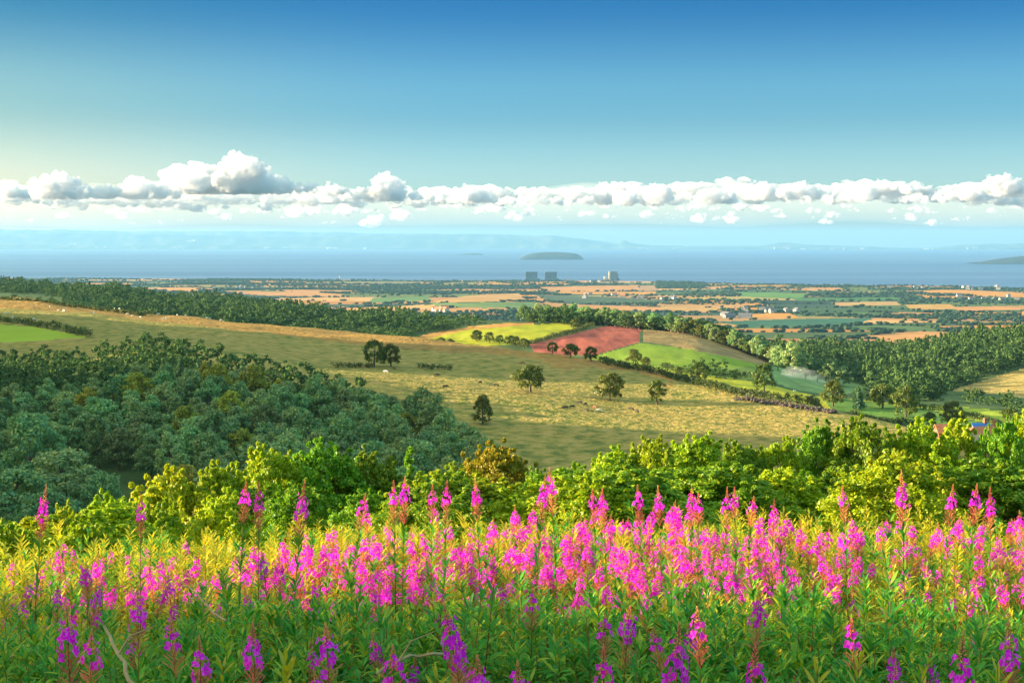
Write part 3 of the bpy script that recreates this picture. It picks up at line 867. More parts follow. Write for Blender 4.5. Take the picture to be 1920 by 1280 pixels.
BUSH = [
 ('b', 30, 985, 210, 24, 'low yellow green bush at the far left, behind the single tall flower spike'),
 ('b', 120, 955, 190, 28, 'yellow green bush low on the left slope'),
 ('b', 215, 930, 200, 33, 'lit round topped bush on the left slope above the low yellow green one'),
 ('b', 320, 890, 220, 38, 'broad lime green bush where the bush line starts to rise'),
 ('b', 410, 875, 190, 39, 'lime green bush left of the highest leafy dome'),
 ('b', 510, 842, 220, 42, 'big lit dome of leaves above three tall flower spikes'),
 ('g', 600, 838, 210, 43, 'green domed bush right of the big lit dome'),
 ('g', 690, 852, 200, 44, 'deep green bush beside the narrow pointed tree'),
 ('s', 768, 843, 80, 42, 'narrow pointed little tree between the green and the amber bush'),
 ('b', 850, 880, 150, 40, 'low bush between the pointed tree and the amber bush'),
 ('o', 930, 840, 200, 44, 'amber and orange tinged bush in the middle'),
 ('g', 1010, 885, 130, 41, 'dark green bush right of the amber bush'),
 ('g', 1080, 878, 150, 48, 'green bush in the dip before the tall right hand bushes'),
 ('b', 1150, 848, 170, 50, 'yellow green bush left end of the tall row on the right'),
 ('b', 1225, 826, 190, 50, 'pale lime tree with a wide rounded crown'),
 ('b', 1310, 822, 200, 51, 'lime green tree next to the pale rounded one'),
 ('g', 1390, 832, 170, 52, 'mid green bush before the lit grass slope'),
 ('b', 1460, 826, 150, 53, 'yellowish tree left of the dark green tree'),
 ('g', 1540, 800, 150, 54, 'tall dark green tree, left one of the two'),
 ('g', 1615, 790, 170, 53, 'tallest dark green tree on the right'),
 ('b', 1680, 852, 150, 46, 'lower olive bush under the tallest dark tree'),
 ('b', 1725, 796, 170, 53, 'sunny yellow tree in front of the farmhouse'),
 ('b', 1794, 790, 165, 54, 'golden topped tree left of the orange roof'),
 ('g', 1884, 788, 110, 52, 'green tree just right of the orange roof'),
 ('b', 1925, 783, 160, 53, 'yellow green tree at the right edge'),
 ('b', 160, 985, 200, 25, 'low leafy bush filling the slope under the left bushes'),
 ('b', 290, 945, 210, 31, 'low lit bush behind the second flower spike from the left'),
 ('b', 420, 930, 210, 33, 'low lit bush behind the three tall spikes'),
 ('g', 560, 915, 200, 35, 'low green bush at the foot of the leafy dome'),
 ('g', 690, 925, 190, 34, 'low green bush left of the twin tall spikes'),
 ('b', 800, 915, 170, 35, 'low olive bush at the foot of the pointed tree'),
 ('o', 880, 920, 160, 34, 'low amber bush behind the dense pink flowers'),
 ('g', 1050, 925, 190, 35, 'low dark bush behind the bent flower spike'),
 ('b', 1170, 905, 180, 38, 'low bush at the foot of the yellow green bush'),
 ('g', 1290, 900, 190, 40, 'shaded lower bush right of the middle'),
 ('g', 1400, 905, 180, 40, 'dark lower bush behind the coral flower tips'),
 ('g', 1500, 905, 190, 40, 'dark lower bush at the foot of the dark tree'),
 ('g', 1590, 915, 170, 38, 'dark lower bush in the gap left of the olive bush'),
 ('b', 1760, 905, 200, 40, 'lower olive bush behind the two tall right hand spikes'),
 ('g', 1860, 900, 200, 40, 'lower green bush near the right edge'),
]
for kind, px, ty, w_, Y, lab in BUSH:
    p_ = at(px, ty, Y); z = float(height(p_.x, p_.y)); H0 = max(1.5, p_.z - z)
    key = 'spire' if kind == 's' else {'b': 'bush', 'g': 'gbush', 'o': 'obush'}[kind] + str(r_.randint(6))
    c = protos[key][0]
    n_ = len(c.vertices); co = np.empty(n_*3, np.float32); c.vertices.foreach_get('co', co); co = co.reshape(-1, 3)
    sw = w_ / FPX * Y / np.ptp(co[:, 0]) * 1.12
    put_tree('bush' if ty > 885 else 'small_tree', key, (p_.x, p_.y, z), r_.uniform(0, 6.28), (sw, sw, H0 / np.quantile(co[:, 2], .985)), lab, 'bush' if ty > 885 else 'tree')

fb_ = np.random.RandomState(63)
for i in range(34):
    px = fb_.uniform(40, 1920); ty = np.interp(px, [0, 200, 400, 600, 1000, 1200, 1900], [985, 960, 925, 905, 910, 880, 868]) + fb_.uniform(-8, 30); Y = fb_.uniform(30, 46)
    if px < 260: Y = fb_.uniform(24, 32)
    p_ = at(px, ty, Y); z = float(height(p_.x, p_.y)); H0 = max(1.2, p_.z - z); k = ['bush', 'gbush'][i % 2] + str(fb_.randint(6)); c = fb_.uniform(.6, .95)
    put_tree('bush', k, (p_.x, p_.y, z), fb_.uniform(0, 6.28), (c, c, H0 / 5.1), ('yellow green' if i % 2 == 0 else 'darker green') + ' leafy bush filling the thicket between the flowers and the taller bushes', 'bush', ('yellow green' if i % 2 == 0 else 'darker green') + ' thicket bushes behind the flowers')
# trees on the hill just outside the picture on the left: they shade the nearest flowers
for i, (x, y_, h, w_) in enumerate([(-24,5.5,8.5,.6),(-24,8.3,6.3,.8),(-25,10.3,5.9,.7),(-29,9.2,7.2,.8),(-30,6,9.5,.6),(-28.5,11.3,6.4,.6),(-27,1.5,11,.6)]):
    z = float(height(x, y_)); c = h / 5.0
    put_tree('small_tree', 'gbush%d' % (i % 6), (x, y_, z), i * 1.7, (c*w_, c*w_, c), 'leafy hillside tree left of the flowers, outside the picture', 'tree', 'trees on the hill left of the flowers')

# ------------------------------------------------------------------ woods, hedges and trees too far or too many to count: one object
wr = np.random.RandomState(77)
crowns_far = []
for i in range(5):
    rr_ = np.random.RandomState(700 + i)
    cl = dome_clumps(rr_, 1.0, .78, .12, 16, .14, irregular=.2)
    crowns_far.append(clump_crown(rr_, cl, 20, .075, .3, 1.3))
rr_ = np.random.RandomState(710)
tz = rr_.uniform(.08, 1, 230); ta = rr_.uniform(0, 6.28, 230); tr_ = (1 - tz) * .22 * rr_.uniform(.5, 1.1, 230) + .015
crowns_far.append(leaf_quads(rr_, np.stack([tr_*np.cos(ta), tr_*np.sin(ta), tz], 1), np.stack([np.cos(ta), np.sin(ta), ta*0+.6], 1), .08, 1.5, .4))
ov, of = ico(1)
blobs = []
for i in range(6):
    rr_ = np.random.RandomState(720 + i)
    v = ov * (1 + .34 * rr_.uniform(-1, 1, (len(ov), 1)))
    v[:, 2] = np.maximum(v[:, 2], -.75); v = v * np.array([.55, .55, .5]) + np.array([0, 0, .42]); blobs.append(v)

def downs_ok(P):
    a, b = px_of(P)
    ok = np.ones(len(P), bool)
    for nm, poly, c in DOWNS: ok &= ~inpoly(a, b, poly)
    return ok, a, b
def scatter(n, px0, px1, rlo, rhi, dmin):
    """random ground points between two picture columns and two polar lines"""
    th0, th1 = math.atan((px0-960)/FPX/CP), math.atan((px1-960)/FPX/CP)
    th = wr.uniform(th0, th1, n)
    lo = rlo(th); hi = rhi(th)
    R = np.sqrt(wr.uniform(0, 1, n) * (hi**2 - lo**2) + lo**2)
    X = R*np.sin(th); Y = R*np.cos(th)
    k = np.unique(np.stack([np.floor(X/dmin), np.floor(Y/dmin)], 1), axis=0, return_index=True)[1]
    X, Y = X[k], Y[k]
    return np.stack([X, Y, height(X, Y)], 1)
KL = lambda k, s=1.0, o=0.0: (lambda th: pchip(TH_C, kr[k], np.clip(th, TH_C[0], TH_C[-1])) * s + o)
far_trees = [np.array(stuff_far)] if stuff_far else []
# left woods behind the heath
P = scatter(14000, -60, 1000, KL(8), KL(10, 1.25), 12)
ok, a, b = downs_ok(P)
edge = np.interp(a, [-60,0,200,400,600,780,880,1000], [534,536,546,566,586,604,606,612])
clear = inpoly(a, b, [(-60,548),(70,552),(150,566),(90,572),(-60,562)]) | inpoly(a, b, [(330,555),(470,560),(450,566),(340,562)])
ok &= (b > edge) & ~clear & ~((a > 770) & (b > 625)) & ~((a > 640) & (np.hypot(P[:,0], P[:,1]) < KL(9,.96)(np.arctan2(P[:,0],P[:,1]))))
P = P[ok]
far_trees.append(np.column_stack([P, (10 + 5*fbm(P[:,0]/60, P[:,1]/60, 2)) * wr.uniform(.65, 1.35, len(P)), wr.uniform(8, 16, len(P)), (wr.uniform(0, 1, len(P)) < .14)]))
# right woods
P = scatter(16000, 1380, 1990, KL(9, 1.03), KL(11, 1.22), 11)
ok, a, b = downs_ok(P)
R = np.hypot(P[:,0], P[:,1]); th = np.arctan2(P[:,0], P[:,1])
low = np.interp(a, [1380,1450,1500,1600,1700,1770,1800,1850,1990], [650,672,700,726,744,742,728,712,690])
meadow = inpoly(a, b, [(1545,640),(1650,634),(1660,645),(1555,653)]) | inpoly(a, b, [(1695,638),(1800,634),(1815,646),(1715,652)])
ok &= (b < low) & ~meadow & ~((a < 1480) & (R < KL(10)(th)))
P = P[ok]
far_trees.append(np.column_stack([P, (13 + 6*fbm(P[:,0]/55, P[:,1]/55, 2)) * wr.uniform(.6, 1.35, len(P)), wr.uniform(8, 17, len(P)), (wr.uniform(0, 1, len(P)) < .25)]))
# backing rows of the belt on the crest
for px in np.linspace(990, 1500, 210):
    for off in (28, 46):
        g = on_crest(px + wr.normal(0, 5), off + wr.normal(0, 8) - max(0, px - 1300) * .2)
        far_trees.append(np.array([[g.x, g.y, g.z, 12.5*wr.uniform(.75, 1.2), 10*wr.uniform(.8, 1.25), 0]]))
# willows under the right pasture corner, bushes under the smoke
for pts, n_, h, rm in [([(1690,752),(1760,756),(1850,764),(1925,776)], 26, 9, 760), ([(1290,700),(1330,696),(1380,702)], 8, 7, 860), ([(1340,712),(1390,716)], 6, 7, 820),
                       ([(1560,752),(1640,760),(1720,766)], 14, 7, 600)]:
    pp = np.array(pts, float)
    for s in wr.uniform(0, 1, n_):
        x = np.interp(s, np.linspace(0, 1, len(pp)), pp[:, 0]); y_ = np.interp(s, np.linspace(0, 1, len(pp)), pp[:, 1]) - 4
        g = ground(x, y_, rm)
        far_trees.append(np.array([[g.x, g.y, g.z, h*wr.uniform(.6, 1.2), h*wr.uniform(.6, 1.1), 0]]))
FT = np.concatenate(far_trees)
vv = []
for i in range(6):
    sel = FT[(FT[:, 5] > .5) if i == 5 else ((FT[:, 5] <= .5) & (np.arange(len(FT)) % 5 == i))]
    if not len(sel): continue
    q = crowns_far[i]
    ang = wr.uniform(0, 6.28, len(sel))
    ca, sa = np.cos(ang)[:, None, None], np.sin(ang)[:, None, None]
    x = q[None, ..., 0]*ca - q[None, ..., 1]*sa; y_ = q[None, ..., 0]*sa + q[None, ..., 1]*ca; z = np.broadcast_to(q[None, ..., 2], x.shape)
    w_ = sel[:, 4][:, None, None] / .78 if i < 5 else sel[:, 3][:, None, None]
    o = np.stack([x*w_ + sel[:, 0][:, None, None], y_*w_ + sel[:, 1][:, None, None], z*sel[:, 3][:, None, None] + sel[:, 2][:, None, None]], -1)
    vv.append(o.reshape(-1, 4, 3))
qq = np.concatenate(vv)
print('far trees', len(FT), 'quads', len(qq))
mb = MB(); mb.quads(qq)
tag(link('woodland', mb.mesh('woodland', leafmat('far wood leaves', (.06,.12,.045), (.095,.17,.055), (.15,.22,.06), .15, .0, .0))), 'dense dark woods filling the valleys behind the heath', None, None, 'stuff')

# hedgerow trees and copses of the plain
n_ = 240000
th = wr.uniform(TH_C[1] - .02, TH_C[-2] + .02, n_)
lo = KL(12, .62)(th); hi = KL(13, .992)(th)
R = np.sqrt(wr.uniform(0, 1, n_) * (hi**2 - lo**2) + lo**2)
X = R*np.sin(th); Y = R*np.cos(th)
k_, e_ = parcel(X, Y)
cop = fbm(X/700 + 9, Y/420 + 4, 3)
a, b = px_of(np.stack([X, Y, height(X, Y)], 1))
inpl = np.zeros(n_, bool)
for poly, c in PLAIN: inpl |= inpoly(a, b, poly)
shorewood = (np.abs(a - 1275) < 45) & (b > 527) & (b < 541)
keep = (((e_ < 9) & (wr.uniform(0, 1, n_) < .75)) | ((cop > .42) & (wr.uniform(0, 1, n_) < .30)) | ((R < KL(12, .95)(th)) & (cop > -.15) & (wr.uniform(0, 1, n_) < .5))) & ~inpl
keep |= shorewood & (wr.uniform(0, 1, n_) < .6)
X, Y = X[keep], Y[keep]; Zp = height(X, Y)
hh = wr.uniform(2.5, 11, len(X)); ww = hh * wr.uniform(1.0, 2.2, len(X))
V = []; F = []; off = 0
for i in range(6):
    s = np.arange(len(X)) % 6 == i
    v = blobs[i][None] * np.stack([ww[s], ww[s], hh[s]], 1)[:, None] + np.stack([X[s], Y[s], Zp[s]], 1)[:, None]
    m_ = v.shape[0]
    F.append((of[None] + (np.arange(m_) * len(ov))[:, None, None] + off).reshape(-1, 3)); V.append(v.reshape(-1, 3)); off += m_ * len(ov)
print('plain trees', len(X))
tag(link('hedgerow_foliage', mesh('hedgerow foliage', np.concatenate(V), np.concatenate(F), leafmat('plain trees', (.016,.038,.024), (.03,.06,.03), (.06,.09,.035), .0, .0, .0))), 'dark hedges, copses and orchard trees dotted over the coastal plain', None, None, 'stuff')

# ------------------------------------------------------------------ hedges on the near hills
M_hedge = leafmat('hedge leaves', (.04,.075,.02), (.08,.12,.03), (.15,.17,.03), .3, .15)
def hedge(pts, rm, h, w_, leaf, label, dens=1.0):
    P = [ground(x, y_, rm) for x, y_ in pts]
    P = np.array([p[:] for p in P])
    L = np.concatenate([[0], np.cumsum(np.hypot(*np.diff(P[:, :2], axis=0).T))])
    n_ = int(L[-1] / (w_ * .45)) + 2
    s = np.linspace(0, L[-1], n_)
    X = np.interp(s, L, P[:, 0]) + wr.normal(0, w_*.12, n_); Y = np.interp(s, L, P[:, 1]) + wr.normal(0, w_*.12, n_)
    hs_ = h * (1 + .45 * fbm(s / 14, s*0 + len(label), 3))
    cl = np.concatenate([np.stack([X + wr.normal(0, w_*.2, n_), Y + wr.normal(0, w_*.2, n_), height(X, Y) + hs_ * f, np.full(n_, w_*.5)], 1) for f in (.35, .75)])
    q = clump_crown(wr, cl, int(26 * dens), leaf, .7, 1.4)
    o = link('hedge', qmesh('hedge', q, M_hedge)); tag(o, label, 'hedge')
hedge([(1128,679),(1180,692),(1240,703),(1310,722),(1380,740),(1450,752),(1520,765),(1600,779),(1720,800)], 560, 2.2, 3.0, .5, 'long dark hedge running down between the heath and the narrow yellow field')
hedge([(995,645),(1030,636),(1070,625),(1118,610)], 900, 2.6, 4.0, .6, 'straight hedge between the yellow field and the red ploughed field')
hedge([(1240,690),(1290,700),(1340,704),(1405,708)], 800, 2.4, 3.5, .6, 'hedge along the lower edge of the green field')
hedge([(1700,764),(1770,770),(1850,790),(1900,806)], 600, 2.0, 3.0, .5, 'dark hedge in front of the yellow green field above the farmhouse')
hedge([(786,690),(815,693),(845,694)], 480, 1.8, 2.5, .4, 'short dark strip of hedge on the open heath right of the tree pair')
hedge([(628,689),(665,689),(700,689)], 480, 1.8, 2.5, .4, 'short dark hedge on the heath left of the tree pair')
hedge([(-20,601),(60,610),(130,622),(165,632)], 560, 2.5, 4.0, .5, 'hedge over the bright pasture at the left edge')
hedge([(-20,558),(120,574),(260,592),(420,600),(520,608)], 820, 1.6, 3.0, .5, 'thin hedge along the skyline of the heath at the left')

# stone heap on the heath
mb = MB()
sv, sf = ico(1)
p0, p1 = ground(1388, 748, 440), ground(1560, 774, 420)
for i in range(420):
    t_ = wr.uniform(0, 1); c = p0.lerp(p1, t_)
    x, y_ = c.x + wr.normal(0, 1.4), c.y + wr.normal(0, 1.4); s = wr.uniform(.25, .6)
    v = sv * (1 + .3 * wr.uniform(-1, 1, (len(sv), 1))) * s * wr.uniform(.7, 1.3, 3)
    mb.add(v + np.array([x, y_, float(height(x, y_)) + .35*s + (.5 if abs(wr.normal()) < .5 else 0)]), sf)
tag(link('rubble', mb.mesh('rubble', plainmat('stone', (.11,.08,.065), .95, .35, .8))), 'long low heap of reddish stones across the heath', 'stone heap', None, 'stuff')

# ------------------------------------------------------------------ the flower field
M_petal = leafmat('petals', (.82,.018,.66), (.94,.028,.80), (.98,.11,.88), .45, .12, .0)
M_bud = leafmat('buds', (.72,.19,.13), (.86,.32,.17), (.92,.46,.16), .25, .2, .0)
M_pod = leafmat('seed pods', (.55,.15,.12), (.78,.28,.16), (.88,.46,.15), .3, .2, .0)
M_stem = leafmat('flower stems', (.22,.08,.04), (.30,.12,.05), (.25,.20,.05), .1, .3, .0)
M_leaf = leafmat('willowherb leaves', (.04,.23,.03), (.11,.38,.03), (.46,.50,.02), .42, .14, .03)
M_leaflit = leafmat('sunlit-toned willowherb leaves', (.35,.40,.02), (.55,.50,.02), (.65,.48,.02), .42, .1, .03)  # lit copy of the leaf material: warm sunlight put into the colour

def lance(r, base, az, up, L, Wd, droop):
    """lance shaped leaves, folded along the midrib, tips bending over: 4 faces each"""
    n = len(base)
    dr = np.stack([np.cos(az), np.sin(az), az*0], 1); sd = np.stack([-np.sin(az), np.cos(az), az*0], 1)
    zz = np.array([0, 0, 1.0])
    def pt(t):
        h = L * t
        return base + dr * (h * np.cos(up) * (1 - .12 * t))[:, None] + zz * (h * np.sin(up) - droop * L * t * t)[:, None]
    p0, p1, p2, p3 = pt(0), pt(.35), pt(.7), pt(1.0)
    fold = (zz[None] * .22)
    w1 = (Wd * .5)[:, None]; w2 = (Wd * .36)[:, None]
    l1 = p1 + sd*w1 + fold*w1; r1 = p1 - sd*w1 + fold*w1; l2 = p2 + sd*w2 + fold*w2; r2 = p2 - sd*w2 + fold*w2
    v = np.stack([p0, p1, p2, p3, l1, r1, l2, r2], 1)
    f = np.array([[0,1,4,4],[0,5,1,1],[1,2,6,4],[5,7,2,1],[2,3,6,6],[7,3,2,2]])
    return v, f
def fireweed(seed, h, nleaf, raceme=.4, flowers=34, lod=1, podn=32, yellow=False, lean=.06):
    """returns dict part -> MB (local, foot at the origin)"""
    r = np.random.RandomState(seed)
    out = {}
    ax = r.uniform(0, 6.28); bend = r.uniform(.3, 1) * lean * h
    def axis(z):
        t = np.clip(z / h, 0, 1.1); return np.stack([math.cos(ax)*bend*t**2, math.sin(ax)*bend*t**2, z], -1)
    mb = MB(); zs = np.linspace(-.05, h*.985, 7 if lod else 4)
    mb.tube(axis(zs), np.linspace(.0055, .0012, len(zs)), 5 if lod else 3); out['stem'] = mb
    zr = h - raceme if flowers else h
    # leaves
    n = nleaf
    z = np.sort(r.uniform(.18*h, zr + (.02 if flowers else -.01), n)); az = np.arange(n) * 2.4 + r.normal(0, .3, n)
    t = z / zr
    L = (.14 * (1 - .40 * t**2.5) * r.uniform(.8, 1.2, n)) * (1.0 if flowers else np.clip(1.15 - .6*t**6, .3, 1.2))
    up = np.radians(np.interp(t, [0, .6, 1], [5, 22, 48]) + r.normal(0, 12, n))
    v, f = lance(r, axis(z), az, up, L, L * r.uniform(.16, .22, n), r.uniform(.15, .45, n) * np.where(t > .9, .4, 1))
    mb = MB()
    F = f[None] + (np.arange(n) * 8)[:, None, None]
    tri = F[:, [0,1,4,5]][:, :, :3].reshape(-1, 3); qd = F[:, [2,3]].reshape(-1, 4)
    V = v.reshape(-1, 3); b0 = mb.n
    mb.v.append(V); mb.n += len(V); mb.f[3] = [tri]; mb.f[4] = [qd]
    out['leaves'] = mb
    if not flowers: return out
    # seed pods below the flowers, reaching up and out
    mb = MB(); q = []
    zf0 = zr + raceme * r.uniform(.36, .46); zf1 = zf0 + raceme * r.uniform(.27, .35)
    for i in range(podn):
        z0 = zr + (zf0 - zr) * (i + .5) / podn; a = i * 2.4 + r.normal(0, .3)
        e = math.radians(r.uniform(25, 55)); l = r.uniform(.04, .065)
        b = axis(np.array(z0)); d = np.array([math.cos(a)*math.cos(e), math.sin(a)*math.cos(e), math.sin(e)])
        s = np.array([-math.sin(a), math.cos(a), 0]) * .0027; u = np.cross(d, s)
        q += [[b - s*.5, b + s*.5, b + d*l + s*.8, b + d*l - s*.8], [b - u*.5, b + u*.5, b + d*l + u*.8, b + d*l - u*.8]]
    mb.quads(np.array(q)); out['seed_pods'] = mb
    # open flowers
    mb = MB(); q = []
    for i in range(flowers):
        k = (i + .5) / flowers
        z0 = zf0 + (zf1 - zf0) * k + r.normal(0, .006); a = i * 2.4 + r.normal(0, .25)
        e = math.radians(np.interp(k, [0, 1], [12, 35]) + r.normal(0, 12)); l = r.uniform(.026, .04) * (1.1 - .3*k)
        b = axis(np.array(z0)); d = np.array([math.cos(a)*math.cos(e), math.sin(a)*math.cos(e), math.sin(e)])
        c = b + d * l
        f_ = d + r.normal(0, .25, 3); f_ /= np.linalg.norm(f_)
        s = np.cross(f_, [0, 0, 1.0]); s /= np.linalg.norm(s) + 1e-9; u = np.cross(s, f_)
        R = r.uniform(.0135, .018) * (1.05 - .35*k)
        ph = r.uniform(-.3, .3)
        for j in range(4):
            an = ph + j * math.pi/2 + math.pi/4 + r.normal(0, .12)
            p = s*math.cos(an) + u*math.sin(an); w_ = np.cross(f_, p)
            cup = r.uniform(.1, .5)
            q.append([c, c + (p*.62 + w_*.5)*R + f_*R*cup*.6, c + p*R*1.1 + f_*R*cup, c + (p*.62 - w_*.5)*R + f_*R*cup*.6])
    mb.quads(np.array(q)); out['flowers'] = mb
    # buds to the tip
    mb = MB()
    nb_ = 46 if lod else 22
    ov0 = np.array([[0,0,0],[.5,0,.42],[0,.5,.42],[-.5,0,.42],[0,-.5,.42],[0,0,1.0]]); of0 = np.array([[0,2,1],[0,3,2],[0,4,3],[0,1,4],[5,1,2],[5,2,3],[5,3,4],[5,4,1]])
    for i in range(nb_):
        k = (i + .5) / nb_
        z0 = zf1 - .01 + (h - zf1 + .005) * k; a = i * 2.4 + r.normal(0, .2)
        e = math.radians(np.interp(k, [0, .35, 1], [-25, 15, 75]) + r.normal(0, 10))
        l = np.interp(k, [0, .5, 1], [.014, .011, .006]); w_ = l * .25
        st = np.interp(k, [0, .5, 1], [.006, .004, .001])
        b = axis(np.array(z0)); d = np.array([math.cos(a)*math.cos(e), math.sin(a)*math.cos(e), math.sin(e)])
        s = np.array([-math.sin(a), math.cos(a), 0]); u = np.cross(d, s)
        o = b + np.array([math.cos(a), math.sin(a), .1]) * st
        mb.add(o + (ov0[:, :1]*s + ov0[:, 1:2]*u)*w_*2 + ov0[:, 2:]*d*l, of0)
    out['buds'] = mb
    return out
PM = {'stem': M_stem, 'leaves': M_leaf, 'seed_pods': M_pod, 'flowers': M_petal, 'buds': M_bud}
FLW = []
for i in range(9):
    parts = fireweed(900 + i, 1.35, 84, raceme=[.26,.29,.22,.28,.31,.24,.27,.21,.28][i], flowers=[20,24,15,25,21,16,24,12,21][i], lean=[.05,.1,.06,.16,.04,.08,.05,.12,.06][i])
    FLW.append({k: v.mesh('fireweed %s %d' % (k, i), PM[k]) for k, v in parts.items()})
FLT = []                                             # taller stems with the same small flower heads
for i in range(9):
    parts = fireweed(1100 + i, 1.75, 104, raceme=[.28,.31,.25,.30,.32,.26,.29,.24,.30][i], flowers=[19,23,14,24,20,15,22,12,20][i], lean=[.05,.09,.06,.15,.04,.08,.05,.12,.06][i])
    FLT.append({k: v.mesh('tall fireweed %s %d' % (k, i), PM[k]) for k, v in parts.items()})
SHOOT = []
for i in range(4):
    parts = fireweed(950 + i, 1.1, 95, flowers=0)
    SHOOT.append({k: v.mesh('shoot %s %d' % (k, i), {'stem': M_stem, 'leaves': M_leaflit}[k]) for k, v in parts.items()})

def plant(parts, name, X, Y, H, h0, rz, label, cat, group, tilt=(0, 0)):
    z = float(height(X, Y)); s = H / h0
    root = empty(name, (X, Y, z), rz, (s*.45+.33, s*.45+.33, s)); root.rotation_euler = (tilt[0], tilt[1], rz)
    tag(root, label, cat, group)
    for k, me in parts.items(): link(k, me, root)
    return root

fr_ = np.random.RandomState(41)
# flower spikes one can point at: tip column and row, distance, variant, label
SPIKES = [
 (45,908,7.7,1,'tall fireweed spike standing alone at the far left against the dark valley trees'),
 (258,925,8.5,0,'tall fireweed spike before the low left bushes, second from the left edge'),
 (437,900,8.0,2,'left one of three tall fireweed spikes in front of the big leafy dome'),
 (480,903,8.2,0,'middle one of three tall fireweed spikes in front of the big leafy dome'),
 (533,895,7.4,1,'right and tallest one of three fireweed spikes in front of the leafy dome'),
 (640,922,8.6,7,'single slim fireweed spike left of the twin spikes and the pointed tree'),
 (742,895,8.0,5,'left of two close fireweed spikes beside the pointed little tree'),
 (750,893,8.3,6,'right of two close fireweed spikes beside the pointed little tree'),
 (806,910,9.0,2,'fireweed spike at the left foot of the amber bush'),
 (829,898,9.2,4,'thin coral fireweed tip in front of the amber bush'),
 (905,893,8.7,0,'tall fireweed tip in the middle before the amber bush'),
 (995,888,8.2,1,'tall fireweed with a branched coral tip left of the bent spike'),
 (1052,880,8.6,3,'bent fireweed spike leaning to the right, tallest in the middle'),
 (1125,914,9.2,2,'left of three coral fireweed tips close together right of the bent spike'),
 (1134,919,9.4,0,'middle of three coral fireweed tips close together right of the bent spike'),
 (1143,912,9.1,5,'right of three coral fireweed tips close together right of the bent spike'),
 (1212,905,9.2,8,'fireweed spike in front of the pale lime tree, left of two'),
 (1247,908,9.0,0,'fireweed spike in front of the pale lime tree, right of two'),
 (1297,914,9.3,6,'coral fireweed tip before the shaded lower bush, left of two'),
 (1313,920,9.3,2,'coral fireweed tip before the shaded lower bush, right of two'),
 (1360,912,9.0,4,'slim fireweed tip before the mid green bush'),
 (1382,914,9.6,5,'left of two fireweed tips before the dark lower bush'),
 (1395,922,9.6,7,'right of two fireweed tips before the dark lower bush'),
 (1447,935,10,1,'short fireweed tip below the yellowish tree'),
 (1600,908,8.6,2,'thin fireweed spike before the dark tree pair'),
 (1706,884,7.6,1,'tallest fireweed spike on the right, before the olive bush'),
 (1765,904,8.2,5,'left one of two tall fireweed spikes near the right side'),
 (1808,902,8.0,2,'right one of two tall fireweed spikes near the right side'),
 (1863,914,8.2,0,'last tall fireweed spike before the right edge'),
 (135,1130,4.5,6,'pink fireweed with a coral tip low in the shade near the left edge'),
 (152,1185,4.4,7,'short fireweed beside the coral tipped one low at the left'),
 (255,1078,5.6,3,'purple fireweed in shade with no neighbours, left of centre'),
 (347,1158,4.9,7,'dim fireweed in deep shade above the dry brown stalk'),
 (385,1185,4.5,2,'dark red budded fireweed beside the yellow leafy shoot'),
 (487,1165,4.6,0,'pinkish fireweed low in the shade left of the yellow shoot'),
 (637,1172,4.1,5,'single pink fireweed with a coral tip right of the yellow shoot'),
 (752,1196,3.9,7,'small pink fireweed at the bottom beside the grey dead twig'),
 (850,1172,4.7,2,'fireweed low in the middle, left of the leaning coral one'),
 (921,1134,4.5,3,'leaning fireweed with a long coral tip low in the middle'),
 (912,1236,3.6,5,'coral tipped fireweed cut by the lower edge in the middle'),
 (1012,1238,3.6,7,'pale coral fireweed tip at the lower edge right of the middle'),
 (1132,1200,3.9,2,'fireweed tip at the lower edge left of the bright pink one'),
 (1252,1168,3.8,1,'bright pink fireweed with a long coral tip at the bottom right of the middle'),
 (1412,1190,3.7,8,'bright fireweed with an orange tip beside the right yellow shoot'),
 (1330,1140,4.9,7,'purple fireweed in shade above the bright orange tipped one'),
 (1405,1092,5.6,6,'large purple flower head in shade on the right'),
 (1150,1128,5.1,5,'purple fireweed in shade right of the middle'),
 (1788,1180,3.8,4,'bright pink fireweed with twin coral tips at the bottom right'),
 (1910,1160,3.9,0,'magenta fireweed cut by the right edge at the bottom'),
 (1625,1160,5.0,7,'dull purple fireweed in deep shade on the right'),
]
placed = []
for px, py, Y, k, lab in SPIKES:
    p_ = at(px, py, Y); z = float(height(p_.x, p_.y)); H = p_.z - z
    H = max(.7, H)
    plant(FLT[k] if H > 1.4 else FLW[k], 'fireweed', p_.x, p_.y, H, 1.75 if H > 1.4 else 1.35, fr_.uniform(0, 6.28), lab, 'wildflower', 'single fireweed spikes one can pick out')
    placed.append((p_.x, p_.y))
YS = [(560,1205,4.0),(395,1230,4.0),(1545,1225,3.7),(1600,1215,4.1),(1880,1235,3.7),(1700,1262,3.6),(830,1240,3.9)]  # spots of sun among the leaves, put in as yellow-coloured shoots
YL = ['yellow leafy shoot without flowers at the bottom left of the middle','small yellow leafy shoot beside the dark red buds','big yellow green leafy shoot with an orange tip at the bottom right',
      'second yellow leafy shoot right of the big one','yellow green leafy shoot in the lower right corner','low yellow leafy shoot at the bottom edge on the right','low yellow leafy shoot beside the grey dead twig']
for (px, py, Y), lab in zip(YS, YL):
    p_ = at(px, py, Y); H = p_.z - float(height(p_.x, p_.y))
    plant(SHOOT[fr_.randint(4)], 'leafy_shoot', p_.x, p_.y, max(.5, H), 1.1, fr_.uniform(0, 6.28), lab, 'plant', 'yellow leafy shoots')

